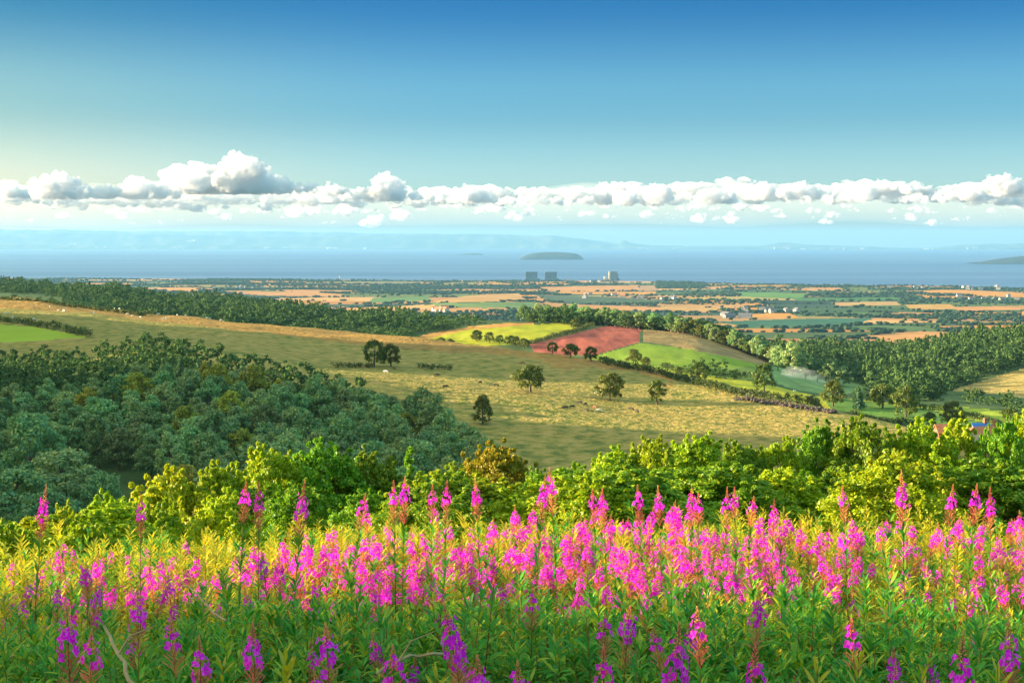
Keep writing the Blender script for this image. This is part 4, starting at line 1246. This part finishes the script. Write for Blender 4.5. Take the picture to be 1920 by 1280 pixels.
# the rest of the field: dense beyond about 6 m, sparse in front
def field_pts(n, y0, y1, dmin, seed):
    r = np.random.RandomState(seed); P = []
    for _ in range(n * 30):
        if len(P) >= n: break
        Y = math.sqrt(r.uniform(y0**2, y1**2)); X = r.uniform(-.36, .36) * Y + r.uniform(-.3, .3)
        if all((X-a)**2 + (Y-b)**2 > dmin**2 for a, b in P[-400:]): P.append((X, Y))
    return P
G_NEAR, G_LIT, G_BACK = 'fireweed in the shaded front of the field', 'fireweed in the sunlit band of the field', 'fireweed along the far edge of the field'
ind = [(x, y_, 0) for x, y_ in field_pts(26, 3.9, 6.6, .30, 1)] + [(x, y_, 1) for x, y_ in field_pts(224, 7.3, 11.4, .14, 2)]
for x, y_, zn in ind:
    n1 = vnoise(x * .9 + 3, y_ * .9)
    if zn == 0: H, lab, grp = fr_.uniform(.92, 1.18), 'fireweed with purple flowers among green leaves in the shaded front of the field', G_NEAR
    else: H, lab, grp = 1.04 + .13 * n1 + fr_.normal(0, .07), 'fireweed with magenta flowers and coral tip crowded into the sunlit band', G_LIT
    plant(FLW[fr_.randint(9)], 'fireweed', x, y_, H, 1.35, fr_.uniform(0, 6.28), lab, 'wildflower', grp, (fr_.normal(0, .09), fr_.normal(0, .09)))

# everything uncountable between and behind: leafy stems, and the last rows of flowers
def merged(lists, name, mats_by_part, label):
    """lists: (list of prototype dicts of MB, X, Y, H, h0)"""
    acc = {}
    for protos_, pts, hfun, h0 in lists:
        r = np.random.RandomState(len(pts))
        base = [{k: v.get() for k, v in p.items()} for p in protos_]
        for i, (x, y_) in enumerate(pts):
            b = base[r.randint(len(base))]; a = r.uniform(0, 6.28); s = hfun(x, y_, r) / h0
            ca, sa = math.cos(a), math.sin(a); M3 = np.array([[ca, sa, 0], [-sa, ca, 0], [0, 0, 1]]) * s
            tl = r.normal(0, .1, 2)
            o = np.array([x, y_, float(height(x, y_))])
            for k, (v, fl) in b.items():
                w = v @ M3; w[:, :2] += w[:, 2:3] * tl; w += o
                d = acc.setdefault(k, [[], {}, 0])
                d[0].append(w)
                for f in fl: d[1].setdefault(f.shape[1], []).append(f + d[2])
                d[2] += len(w)
    V = []; Fq = {}; off = 0; mats = []; idx = []
    for k, (vs, fs, n_) in acc.items():
        mats.append(mats_by_part[k])
        for kk, f in fs.items(): Fq.setdefault(kk, []).append((np.concatenate(f) + off, len(mats) - 1))
        V.extend(vs); off += n_
    faces = []; mi = []
    for kk, l in Fq.items():
        faces.append(np.concatenate([f for f, _ in l])); mi.append(np.concatenate([np.full(len(f), m_) for f, m_ in l]))
    o = link(name, mesh(name, np.concatenate(V), faces, None, False, mats, np.concatenate(mi)))
    return tag(o, label, None, None, 'stuff')
lowf = [fireweed(980 + i, 1.35, 42, raceme=.25, flowers=[18,22,14,20][i], lod=0, podn=24) for i in range(4)]
lowlit = [{('yleaves' if k == 'leaves' else k): v for k, v in fireweed(1000 + i, 1.0, 90, flowers=0, lod=0).items()} for i in range(3)]  # leafy stems with the sunlight put into their leaf colour
lowl = [fireweed(990 + i, 1.0, 100, flowers=0, lod=0) for i in range(5)]
def hl(x, y_, r): return (.80 if y_ < 6 else .95) + .10 * vnoise(x*1.1, y_*1.1 + 7) + r.normal(0, .09)
def hf(x, y_, r): return 1.03 - .05 * max(0, -x / y_ * 6) + .16 * vnoise(x*.9 + 3, y_*.9) + r.normal(0, .08)
merged([(lowf, [q for q in field_pts(420, 8.2, 11.4, .10, 9) if abs(q[0] / q[1] - .04) < .19], hf, 1.35), (lowf, field_pts(520, 9.2, 12.6, .11, 3), hf, 1.35), (lowl, field_pts(1900, 2.2, 7.6, .06, 4), hl, 1.0), (lowl, field_pts(700, 7, 15, .13, 5), hl, 1.0), (lowlit, field_pts(520, 6.8, 11, .12, 6), hl, 1.03), (lowlit, field_pts(1000, 10, 16.5, .1, 7), lambda x, y_, r: hl(x, y_, r) + .09, 1.0)],
       'undergrowth', dict(PM, yleaves=M_leaflit), 'green leafy undergrowth and small far flowers filling the field')

# dry stalks
for pts, rad, lab in [([(195,1180,4.2),(225,1240,4.1),(252,1290,4.0)], .006, 'dry brown bent stalk low at the left'), ([(700,1262,4.0),(760,1229,4.05),(822,1224,4.1)], .005, 'grey dead twig lying across the leaves at the bottom'),
                      ([(340,1095,5.2),(385,1130,5.0),(420,1160,4.9)], .004, 'thin pale dead stem slanting through the shade on the left')]:
    P = np.array([at(*p)[:] for p in pts])
    mb = MB(); tt = np.linspace(0, 1, 8); c = np.stack([np.interp(tt, np.linspace(0, 1, 3), P[:, j]) for j in range(3)], 1) + fr_.normal(0, .006, (8, 3))
    mb.tube(c, np.linspace(rad*.7, rad, 8), 5)
    mb.tube(np.array([c[3], c[3] + [.03, .0, .05], c[3] + [.09, .02, .07]]), np.array([rad*.6, rad*.4, rad*.2]), 4)
    tag(link('dead_stalk', mb.mesh('dead stalk', plainmat('dry stalk', (.38,.26,.12), .9, .25, 20))), lab, 'dead stalk')

# ------------------------------------------------------------------ clouds beyond the air box
M_cloud, n, out = newmat('cloud')
v = n.nodes.new('ShaderNodeVolumePrincipled')
v.inputs['Color'].default_value = (.955, .95, .965, 1)
v.inputs['Anisotropy'].default_value = .3
cn = noise(n, .0026, 4, .62)
cm = n.nodes.new('ShaderNodeMapRange'); cm.inputs['From Min'].default_value = .42; cm.inputs['From Max'].default_value = .56
cm.inputs['To Min'].default_value = .0; cm.inputs['To Max'].default_value = .0075
n.links.new(cn, cm.inputs[0]); n.links.new(cm.outputs[0], v.inputs['Density'])
M_cloud.cycles.volume_step_rate = .5
n.links.new(v.outputs[0], out.inputs['Volume'])
CY = 78000.0
PXM = CY / FPX                                       # metres per picture pixel at the clouds
def cloud_mesh(seed, w_, h, flat=.25, n1=16, n2=10, n3=7, peaks=None):
    """a cumulus: big puffs along a flat base, smaller puffs budding on them (units: picture pixels, then metres)"""
    r = np.random.RandomState(seed); mb = MB()
    v2, f2 = ico(2); v1, f1 = ico(1)
    ph = r.uniform(0, 6.28, 3)
    def puff(c, R, v, f):
        nv = v * (1 + .08 * r.uniform(-1, 1, (len(v), 1)))
        p = nv * R * np.array([1.12, 1.0, .86]) + c
        p[:, 2] = np.where(p[:, 2] < 0, p[:, 2] * flat, p[:, 2])
        mb.add(p, f)
    for i in range(n1):
        x = (i + .5) / n1 * 2 - 1 + r.normal(0, .04)
        env = (1 - abs(x) ** 2.2) * (.55 + .45 * math.sin(3.3*x + ph[0]) * math.sin(5.1*x + ph[1]) + .15)
        if peaks: env = .42 * (1 - abs(x) ** 4) + sum(a_ * math.exp(-((x - c_) / w2_) ** 2) for c_, a_, w2_ in peaks)
        env = max(.3, env)
        top = h * env
        R = min(top * .55, w_ * .16) * r.uniform(.8, 1.15)
        y0 = r.normal(0, w_ * .12)
        stack = max(1, int(top / (R * 1.1)))
        for s in range(stack):
            Rs = R * (1 - .22 * s) * r.uniform(.85, 1.1)
            c = np.array([x * w_ / 2 + r.normal(0, R*.25), y0 + r.normal(0, R*.4), min(top - Rs*.8, Rs*.55 + s * R * 1.0)])
            puff(c, Rs, v2, f2)
            for j in range(n2):
                dd = r.normal(0, 1, 3); dd[2] = abs(dd[2]) * .9; dd[1] = -abs(dd[1]) if r.uniform() < .7 else dd[1]; dd /= np.linalg.norm(dd)
                R2 = Rs * r.uniform(.28, .5); c2 = c + dd * Rs * np.array([1.12, 1, .86]) * .92
                puff(c2, R2, v2, f2)
                for k in range(n3):
                    d3 = r.normal(0, 1, 3); d3[2] = abs(d3[2]); d3 /= np.linalg.norm(d3)
                    puff(c2 + d3 * R2 * .9, R2 * r.uniform(.25, .5), v1, f1)
    v, f = mb.get()
    me = mesh('cloud', v * PXM, f, M_cloud, True)
    o = link('cloud', me)
    md = o.modifiers.new('union', 'REMESH'); md.mode = 'VOXEL'; md.voxel_size = PXM * 1.1; md.use_smooth_shade = True
    dg = bpy.context.evaluated_depsgraph_get()
    m2_ = bpy.data.meshes.new_from_object(o.evaluated_get(dg))
    bpy.data.objects.remove(o)
    m2_.materials.clear(); m2_.materials.append(M_cloud)
    k_ = len(m2_.vertices); co = np.empty(k_*3, np.float32); m2_.vertices.foreach_get('co', co); co = co.reshape(-1, 3).astype(float)
    no = np.empty(k_*3, np.float32); m2_.vertices.foreach_get('normal', no); no = no.reshape(-1, 3)
    q_ = co / PXM
    dsp = fbm(q_[:, 0]/5 + seed, q_[:, 2]/4.2, 3) + fbm(q_[:, 1]/5, q_[:, 0]/5 + q_[:, 2]/6 + 9, 3)
    co += no * (dsp * 1.7 * PXM)[:, None]
    m2_.vertices.foreach_set('co', co.astype(np.float32).ravel()); m2_.update()
    return m2_
CL = [  # left, right, base row, top row, extra distance, label
 (-60, 90, 372, 330, 4000, 'low grey white cloud cut by the left edge'),
 (85, 330, 372, 303, 0, 'large cloud with a rounded bright left tower, left of the tallest one'),
 (318, 575, 362, 291, 3000, 'tallest white cumulus with two towers, left of the middle'),
 (560, 690, 366, 326, 6000, 'smaller cloud between the tallest one and the peaked one'),
 (655, 800, 376, 321, 1000, 'cloud with a bright peak and a grey blue right flank'),
 (785, 960, 380, 338, 5000, 'long low cloud with one bright bump in the middle of the sky'),
 (930, 1080, 384, 345, 8000, 'flat grey cloud right of the bright bump'),
 (1118, 1175, 358, 334, 1000, 'small round grey cloud puff standing apart above the island'),
 (1060, 1290, 384, 344, 12000, 'long pale cloud above the island and the power station'),
 (1282, 1385, 382, 344, 0, 'small pinkish cloud with a grey right end in front of the big white bank'),
 (1300, 1560, 374, 332, 9000, 'big white cloud bank right of the middle'),
 (1495, 1760, 380, 340, 2000, 'long grey based cloud lying low on the right'),
 (1570, 1790, 364, 331, 12000, 'bright white cloud tops behind the long grey based cloud'),
 (1740, 1860, 376, 340, 4000, 'cloud with a pink bump near the right edge'),
 (1780, 2010, 368, 329, 10000, 'white cloud bank cut by the right edge'),
]
for i, (x0, x1, yb, yt, dy, lab) in enumerate(CL):
    Y = CY + dy; s = Y / CY
    p_ = at((x0 + x1) / 2, yb, Y)
    o = link('cloud', cloud_mesh(40 + i, (x1 - x0) * 1.1, (yb - yt), peaks={1: [(-.72, .62, .2), (.45, .2, .3)], 2: [(-.6, .62, .2), (-.05, .5, .26), (.3, .2, .3)], 4: [(-.15, .6, .25)], 6: [(-.3, .3, .3)], 5: [(.1, .5, .2)]}.get(i), n1=max(7, int((x1 - x0) / 15))), None, p_, None, (s, s, s))
    tag(o, lab, 'cloud', 'clouds in the long bank over the far coast')
# the rows of small far puffs below the bank
cr_ = np.random.RandomState(8)
mb = MB(); v1, f1 = ico(1)
for i in range(120):
    x = cr_.uniform(-100, 2020); yb = cr_.uniform(384, 420) ; w_ = cr_.uniform(10, 46); Y = 96000 + cr_.uniform(0, 14000)
    if 520 < x < 1000: w_ *= 1.4
    for j in range(int(w_ / 3)):
        u = cr_.uniform(-1, 1); R = w_ * cr_.uniform(.09, .2) * (1.1 - abs(u))
        p_ = np.array(at(x + u * w_ * .5, yb - abs(cr_.normal(0, 1)) * w_ * .12 * (1 - abs(u)), Y)[:]) + np.array([0, cr_.normal(0, 300), 0])
        mb.add(v1 * (1 + .2 * cr_.uniform(-1, 1, (len(v1), 1))) * R * Y / FPX * np.array([1.3, 1, .8]) + p_, f1)
for i in range(270):                                 # broken grey bases that join the bank
    x = cr_.uniform(-80, 2000); yb = 374 + 6 * math.sin(x / 300) + cr_.normal(0, 5); Y = 90000 + cr_.uniform(0, 5000)
    for j in range(6):
        R = cr_.uniform(5, 14)
        p_ = np.array(at(x + cr_.normal(0, 14), yb - cr_.uniform(0, 16), Y)[:])
        mb.add(v1 * (1 + .2 * cr_.uniform(-1, 1, (len(v1), 1))) * R * Y / FPX * np.array([1.5, 1, .7]) + p_, f1)
tag(link('clouds', mb.mesh('clouds', M_cloud, True)), 'rows of small far white puffs under the cloud bank', None, None, 'stuff')
# a thin pale veil of cloud behind the bank
m, n, out = newmat('cloud veil')
v = n.nodes.new('ShaderNodeVolumePrincipled'); v.inputs['Color'].default_value = (1, 1, 1, 1); v.inputs['Density'].default_value = 5.0e-5
n.links.new(v.outputs[0], out.inputs['Volume'])
xs = np.linspace(-250, 2170, 160); Y = 118000.0
top = 352 + 10 * fbm(xs / 160, xs * 0 + 2, 3); bot = 424 + 5 * fbm(xs / 200, xs * 0 + 8, 2)
V = []
for x, a, b in zip(xs, top, bot):
    for k in range(14):
        an = k / 14 * 2 * math.pi
        p_ = np.array(at(x, (a + b) / 2 - (b - a) / 2 * math.sin(an), Y)[:]); p_[1] += 4500 * math.cos(an); V.append(p_)
F = [[i*14+k, i*14+(k+1) % 14, (i+1)*14+(k+1) % 14, (i+1)*14+k] for i in range(len(xs)-1) for k in range(14)]
caps = [np.array([list(range(14))[::-1], [(len(xs)-1)*14 + k for k in range(14)]])]
tag(link('cloud_veil', mesh('cloud veil', V, [np.array(F)] + caps, m, True)), 'thin pale veil of cloud low behind the white bank', None, None, 'stuff')

# ------------------------------------------------------------------ power station, tower, houses, farm
M_conc = plainmat('pale concrete', (.17,.19,.21), .8, .1, .02)
M_clad = plainmat('blue grey cladding', (.13,.21,.27), .5, .15, .03)
M_white = plainmat('white wall', (.45,.42,.37), .8, .06, .2)
M_roof = plainmat('slate roof', (.16,.14,.14), .8, .2, .3)
M_tile = plainmat('orange roof tiles', (.62,.20,.08), .85, .25, 1.2)
M_blue = plainmat('blue sheet roof', (.03,.18,.48), .4, .1, .5)
M_brick = plainmat('brick', (.34,.14,.09), .9, .25, 2)

def at_shore(px, off=-60):
    th = math.atan((px - 960) / FPX / CP)
    R = pchip(TH_C, kr[13], np.array([th]))[0] + off
    X, Y = R*math.sin(th), R*math.cos(th)
    return X, Y, float(height(X, Y))
for px, lab in [(997, 'left of the two big square reactor blocks on the shore'), (1033, 'right of the two big square reactor blocks on the shore')]:
    X, Y, z = at_shore(px); p_ = Y / FPX
    root = empty('reactor_building', (X, Y, z - 2)); tag(root, lab, 'power station', 'pair of reactor blocks')
    h = 16.5 * p_; w_ = 21 * p_
    mb = MB()
    mb.box((0, 0, h*.5), (w_, w_*.8, h)); mb.mesh  # hall
    for k in range(9): mb.box((-w_*.5 + w_*(k+.5)/9, -w_*.41, h*.52), (w_*.03, w_*.02, h*.9))
    link('hall', mb.mesh('reactor hall', M_clad), root)
    mb = MB(); mb.box((-w_*.53, 0, h*.49), (w_*.06, w_*.84, h*.98)); link('end_wall', mb.mesh('end wall', M_conc), root)
    mb = MB(); mb.box((0, 0, h + 2.0), (w_*1.04, w_*.86, 4)); link('roof', mb.mesh('hall roof', M_clad), root)
    mb = MB(); mb.box((w_*.05, -w_*.62, h*.14), (w_*1.3, w_*.35, h*.28)); mb.box((w_*.62, 0, h*.16), (w_*.2, w_*.7, h*.32)); link('annex', mb.mesh('annex', M_clad), root)
X, Y, z = at_shore(1148); p_ = Y / FPX
root = empty('reactor_building', (X, Y, z - 2)); tag(root, 'taller stepped power station building with a sunlit side, right of the twin blocks', 'power station')
mb = MB(); mb.box((2*p_, 0, 9.3*p_), (13*p_, 11*p_, 18.6*p_)); mb.box((9*p_, 0, 7*p_), (3*p_, 9*p_, 14*p_)); mb.box((11*p_, 0, 3*p_), (4*p_, 9*p_, 6*p_)); link('hall', mb.mesh('tall hall', M_clad), root)
mb = MB(); mb.box((-5.4*p_, -1*p_, 13.5*p_), (3.4*p_, 8*p_, 10*p_)); mb.box((-5*p_, 0, 4.2*p_), (4.5*p_, 8*p_, 8.4*p_)); link('stair_tower', mb.mesh('stair tower', plainmat('cream wall', (.75,.62,.34), .7, .05, .02)), root)
mb = MB(); mb.box((-8.5*p_, 0, 2.4*p_), (5*p_, 7*p_, 4.8*p_)); mb.box((6*p_, -7*p_, 2.2*p_), (3*p_, 3*p_, 4.4*p_)); link('annex', mb.mesh('annex b', M_conc), root)
X, Y, z = at_shore(1133); root = empty('storage_silo', (X, Y, z - 2)); tag(root, 'slim pale block standing left of the tall power station building', 'silo')
mb = MB(); mb.tube(np.array([[0,0,0],[0,0,4*p_],[0,0,8.6*p_],[0,0,9.4*p_]]), np.array([1.5,1.5,1.5,.9])*p_, 12); link('shaft', mb.mesh('silo shaft', M_white), root)
mb = MB(); mb.box((0, 0, 1*p_), (6*p_, 4*p_, 2*p_)); link('base', mb.mesh('silo base', M_conc), root)
X, Y, z = at_shore(638, 0); p_ = Y / FPX; root = empty('lookout_tower', (X, Y, z - 2)); tag(root, 'lone pale tower on the shore far left of the power station', 'tower')
mb = MB(); mb.tube(np.array([[0,0,0],[0,0,6*p_],[0,0,8.2*p_]]), np.array([1.1,.95,.9])*p_, 10); link('shaft', mb.mesh('tower shaft', M_white), root)
mb = MB(); mb.tube(np.array([[0,0,8.2*p_],[0,0,9.6*p_],[0,0,10.4*p_]]), np.array([1.3,1.3,.3])*p_, 10); link('top_cabin', mb.mesh('tower cabin', M_conc), root)

def house_parts(w_, d_, h, rh, wm, rm, ch=None):
    mb = MB(); mb.box((0, 0, h/2 - .5), (w_, d_, h + 1))
    for s in (-1, 1): mb.add([[s*w_/2, -d_/2, h], [s*w_/2, d_/2, h], [s*w_/2, 0, h + rh]], [[0, 1, 2]] if s > 0 else [[1, 0, 2]])
    a = mb.mesh('house wall', wm)
    e = .4; mb = MB()
    v = [[-w_/2-e,-d_/2-e,h-.2],[w_/2+e,-d_/2-e,h-.2],[w_/2+e,0,h+rh+.15],[-w_/2-e,0,h+rh+.15],[-w_/2-e,d_/2+e,h-.2],[w_/2+e,d_/2+e,h-.2]]
    v2 = [[x, y_, z+.3] for x, y_, z in v]
    mb.add(v + v2, [[0,1,2,3],[3,2,5,4],[6,9,8,7],[9,10,11,8],[0,6,7,1],[4,5,11,10],[0,3,9,6],[3,4,10,9],[1,7,8,2],[2,8,11,5]])
    b = mb.mesh('house roof', rm)
    c = None
    if ch:
        mb = MB(); mb.box((w_*.32, 0, h + rh + .5), (.8, .8, 2.2)); mb.box((w_*.32, 0, h + rh + 1.7), (1.0, 1.0, .25)); c = mb.mesh('chimney', M_brick)
    return a, b, c
HP = [house_parts(14, 9, 6, 3.5, M_white, M_roof), house_parts(16, 10, 6, 4, M_white, M_tile), house_parts(26, 13, 6, 3.5, M_conc, M_roof), house_parts(9, 7, 3.2, 1.2, M_white, M_conc)]
hr = np.random.RandomState(21)
VIL = [(1450,584,60,4,11,0,'grey roofed white house in the village below the stubble fields'), (1370,594,45,3,3,2,'long grey shed in the farm yard at the near edge of the plain'),
       (920,527.5,45,.8,14,3,'small white holiday cabin on the shore left of the reactor blocks'), (1770,541,110,3,16,0,'white house in the far village before the sea on the right'),
       (620,583,35,2,5,1,'orange roofed house among the trees of the left plain'), (812,584,28,2,6,1,'orange roofed house in the hamlet below the stubble swell'),
       (1230,560,45,3,6,0,'white house by the lane right of the stubble swell'), (470,541,70,3,9,0,'white house in the hedged orchards of the left plain'),
       (1105,528.5,50,.8,9,2,'low pale shed beside the tall power station building'), (1850,560,60,5,7,0,'white house between stubble strips at the far right'), (1130,556,60,4,6,1,'orange roofed farmhouse on the middle plain')]
for cx, cy, sx_, sy_, n_, k, lab in VIL:
    for i in range(n_):
        g = ground(cx + hr.uniform(-1, 1) * sx_, cy + hr.uniform(-1, 1) * sy_, 3200)
        sc = hr.uniform(1.2, 1.9)
        root = empty('far_house', g, hr.uniform(-.6, .6) + (1.57 if hr.uniform() < .4 else 0), (sc,)*3)
        tag(root, lab, 'house', lab.split(' ', 1)[1][:60] + ' group' if False else 'houses: ' + lab)
        a, b, c = HP[k]; link('wall', a, root); link('roof', b, root)
# the farm behind the bushes on the right
def on_px(px, py, rm, rmax=900): return ground(px, py, rm, rmax)
def farm(px, ridge_py, Y, w_, d_, h, rh, wm, rm, rz, name, lab, ch=True):
    p_ = at(px, ridge_py, Y); gz = float(height(p_.x, p_.y))
    root = empty(name, (p_.x, p_.y, p_.z - h - rh), rz); tag(root, lab, 'house' if 'house' in name else 'barn')
    h2 = h + max(0, p_.z - h - rh - gz); root.location.z = p_.z - h2 - rh
    a, b, c = house_parts(w_, d_, h2, rh, wm, rm, ch)
    link('wall', a, root); rf = link('roof', b, root)
    if c: link('chimney', c, rf)
farm(1851, 801, 445, 9, 8, 4, 3.2, M_white, M_tile, .5, 'farmhouse', 'farmhouse with a bright orange tiled roof showing between the golden bushes')
farm(1838, 795, 475, 5, 5, 4, 1.8, M_brick, M_blue, .2, 'barn', 'blue roofed barn behind the orange farmhouse', True)
farm(1776, 797, 480, 7, 5, 3, 2.0, M_brick, M_tile, .1, 'outhouse', 'small orange roofed outhouse under the dark blue round tree', False)
farm(1858, 822, 430, 6, 5, 3, 1.2, M_brick, M_blue, .4, 'barn', 'low blue roofed lean to in front of the orange farmhouse', False)

# white buildings along the far coast, the ship
fr2 = np.random.RandomState(31)
FB = house_parts(110, 50, 34, 14, M_white, M_white); SL = [(400,452,60),(520,464.5,40),(640,466,60),(140,460,40),(210,464.5,30),(1480,466,60),(1560,468,60),(1780,466,50),(1230,467,40),(330,466.5,20)]
for px, py, sp in SL:
    for i in range(4):
        x = px + fr2.uniform(-1, 1) * sp; p_ = at(x, py + fr2.uniform(-1, .6), 50700)
        root = empty('coast_building', (p_.x, p_.y, max(2, p_.z - 30)), fr2.uniform(-.4, .4), (fr2.uniform(.7, 1.8), 1, fr2.uniform(.7, 1.5)))
        tag(root, 'tiny white building shining on the far coast across the channel', 'building', 'white buildings on the far coast')
        link('wall', FB[0], root); link('roof', FB[1], root)
Ys = 300 / slope(481.5); p_ = at(1154, 481.5, Ys)
root = empty('sailing_ship', (p_.x, p_.y, 0)); tag(root, 'small white sailing ship on the sea right of the steep island', 'ship')
mb = MB(); mb.add([[-14,0,3],[-9,-4,6],[12,-4,6],[17,0,7],[12,4,6],[-9,4,6],[-10,0,-2],[11,0,-2]], [[0,1,2,3],[0,3,4,5]]); mb.add([[-14,0,3],[-9,-4,6],[12,-4,6],[17,0,7],[12,4,6],[-9,4,6],[-10,0,-2],[11,0,-2]], [[0,6,1,1],[1,6,7,2],[2,7,3,3],[3,7,4,4],[4,7,6,5],[5,6,0,0]]); link('hull', mb.mesh('hull', M_white), root)
mb = MB(); mb.add([[-9,0,9],[10,.6,9],[3,0,48],[-9,1,9],[10,1.6,9],[3,1,48]], [[0,1,2],[3,5,4]]); mb.add([[-9,0,9],[10,.6,9],[3,0,48],[-9,1,9],[10,1.6,9],[3,1,48]], [[0,3,4,1],[1,4,5,2],[2,5,3,0]]); link('sail', mb.mesh('sail', M_white), root)

# ------------------------------------------------------------------ cattle and sheep on the heath
def beast(name, L, H, body, mat):
    """one continuous skinned body: trunk, neck, head, tail, four jointed legs"""
    P = []; E = []; R = []
    def add(p, r, par=None):
        P.append(p); R.append(r)
        if par is not None: E.append((par, len(P) - 1))
        return len(P) - 1
    b = H * .62
    hip = add((-L*.42, 0, b), body*.85); mid = add((0, 0, b - .02*H), body, hip); sh = add((L*.38, 0, b), body*.95, mid)
    nk = add((L*.55, 0, b + .02*H), body*.5, sh); hd = add((L*.72, 0, b*.55), body*.38, nk); add((L*.80, 0, b*.22), body*.24, hd)
    add((-L*.55, 0, b*.95), body*.12, hip); add((-L*.58, 0, b*.4), body*.06, len(P) - 1)
    for s in (-1, 1):
        e = add((L*.36, s*body*.55, b*.55), body*.30, sh); e = add((L*.37, s*body*.55, b*.28), body*.16, e); add((L*.37, s*body*.55, 0), body*.15, e)
        e = add((-L*.36, s*body*.55, b*.62), body*.36, hip); e = add((-L*.47, s*body*.55, b*.33), body*.17, e); add((-L*.43, s*body*.55, 0), body*.15, e)
    me = bpy.data.meshes.new(name); me.from_pydata(P, E, []); me.update()
    o = link(name, me); sk = o.modifiers.new('skin', 'SKIN')
    for i, sv_ in enumerate(me.skin_vertices[0].data): sv_.radius = (R[i], R[i]); sv_.use_root = (i == 0)
    o.modifiers.new('sub', 'SUBSURF').levels = 1
    dg = bpy.context.evaluated_depsgraph_get(); m2_ = bpy.data.meshes.new_from_object(o.evaluated_get(dg))
    bpy.data.objects.remove(o); m2_.materials.clear(); m2_.materials.append(mat)
    return m2_
COW_D = beast('dark cow body', 2.3, 1.45, .40, plainmat('dark hide', (.03,.025,.022), .8, .2, 3)); COW_B = beast('brown cow body', 2.3, 1.45, .40, plainmat('brown hide', (.26,.10,.04), .8, .2, 3))
COW_W = beast('pale cow body', 2.3, 1.45, .40, plainmat('pale hide', (.72,.66,.55), .8, .1, 3)); SHEEP = beast('sheep body', 1.25, .85, .30, plainmat('fleece', (.70,.66,.56), .9, .1, 5))
HERD = [(1086,757,'d'),(1072,765,'d'),(1098,760,'d'),(1116,766,'b'),(1124,772,'w'),(1060,767,'d'),(1184,769,'d'),(1195,773,'d'),(1120,738,'w'),(1131,741,'d'),(740,693,'b'),(661,687,'w'),(818,705,'d'),(930,724,'d'),(724,699,'w'),(980,683,'b'),(1490,734,'w'),(900,719,'d'),(835,727,'d'),(1100,770,'d')]
for px, py, k in HERD:
    g = ground(px, py, 430 if py > 682 else 470, 1500)
    o = link('cow', {'d': COW_D, 'b': COW_B, 'w': COW_W}[k], None, g, (0, 0, hr.uniform(0, 6.28)), (.85,)*3)
    tag(o, {'d': 'dark cow grazing in the scattered herd on the heath', 'b': 'brown cow grazing in the scattered herd on the heath', 'w': 'pale cow grazing in the scattered herd on the heath'}[k], 'cow', 'cattle grazing on the heath: ' + {'d': 'dark ones', 'b': 'brown ones', 'w': 'pale ones'}[k])
for i in range(26):
    g = ground(hr.uniform(5, 420), hr.uniform(575, 600), 600, 1300)
    o = link('sheep', SHEEP, None, g, (0, 0, hr.uniform(0, 6.28)), (1.2,)*3); tag(o, 'white sheep dotted over the upper left of the heath', 'sheep', 'sheep on the upper heath')

# ------------------------------------------------------------------ smoke in the valley
m, n, out = newmat('smoke')
v = n.nodes.new('ShaderNodeVolumePrincipled'); v.inputs['Color'].default_value = (.95, .98, 1, 1); v.inputs['Density'].default_value = .032
n.links.new(v.outputs[0], out.inputs['Volume'])
mb = MB(); sv, sf = ico(2)
g0 = ground(1552, 726, 850, 1300)
for i in range(60):
    t_ = hr.uniform(0, 1) ** .8
    c = np.array(at(1552 - 72*t_, 722 - 22*math.sin(t_*2.2) - 6*hr.uniform(-1, 1)*(.3+t_), g0.y - 6)[:]) + hr.normal(0, 1.2, 3)
    mb.add(sv * hr.uniform(1.0, 2.4) * (.6 + t_) * np.array([2.2, 1, .8]) + c, sf)
v_, f_ = mb.get(); o = link('smoke', mesh('smoke', v_, f_, m, True))
md = o.modifiers.new('u', 'REMESH'); md.mode = 'VOXEL'; md.voxel_size = .6
dg = bpy.context.evaluated_depsgraph_get(); sm = bpy.data.meshes.new_from_object(o.evaluated_get(dg)); bpy.data.objects.remove(o)
sm.materials.clear(); sm.materials.append(m)
tag(link('smoke', sm), 'white wisp of smoke drifting over the green field in the valley', 'smoke', None, 'stuff')
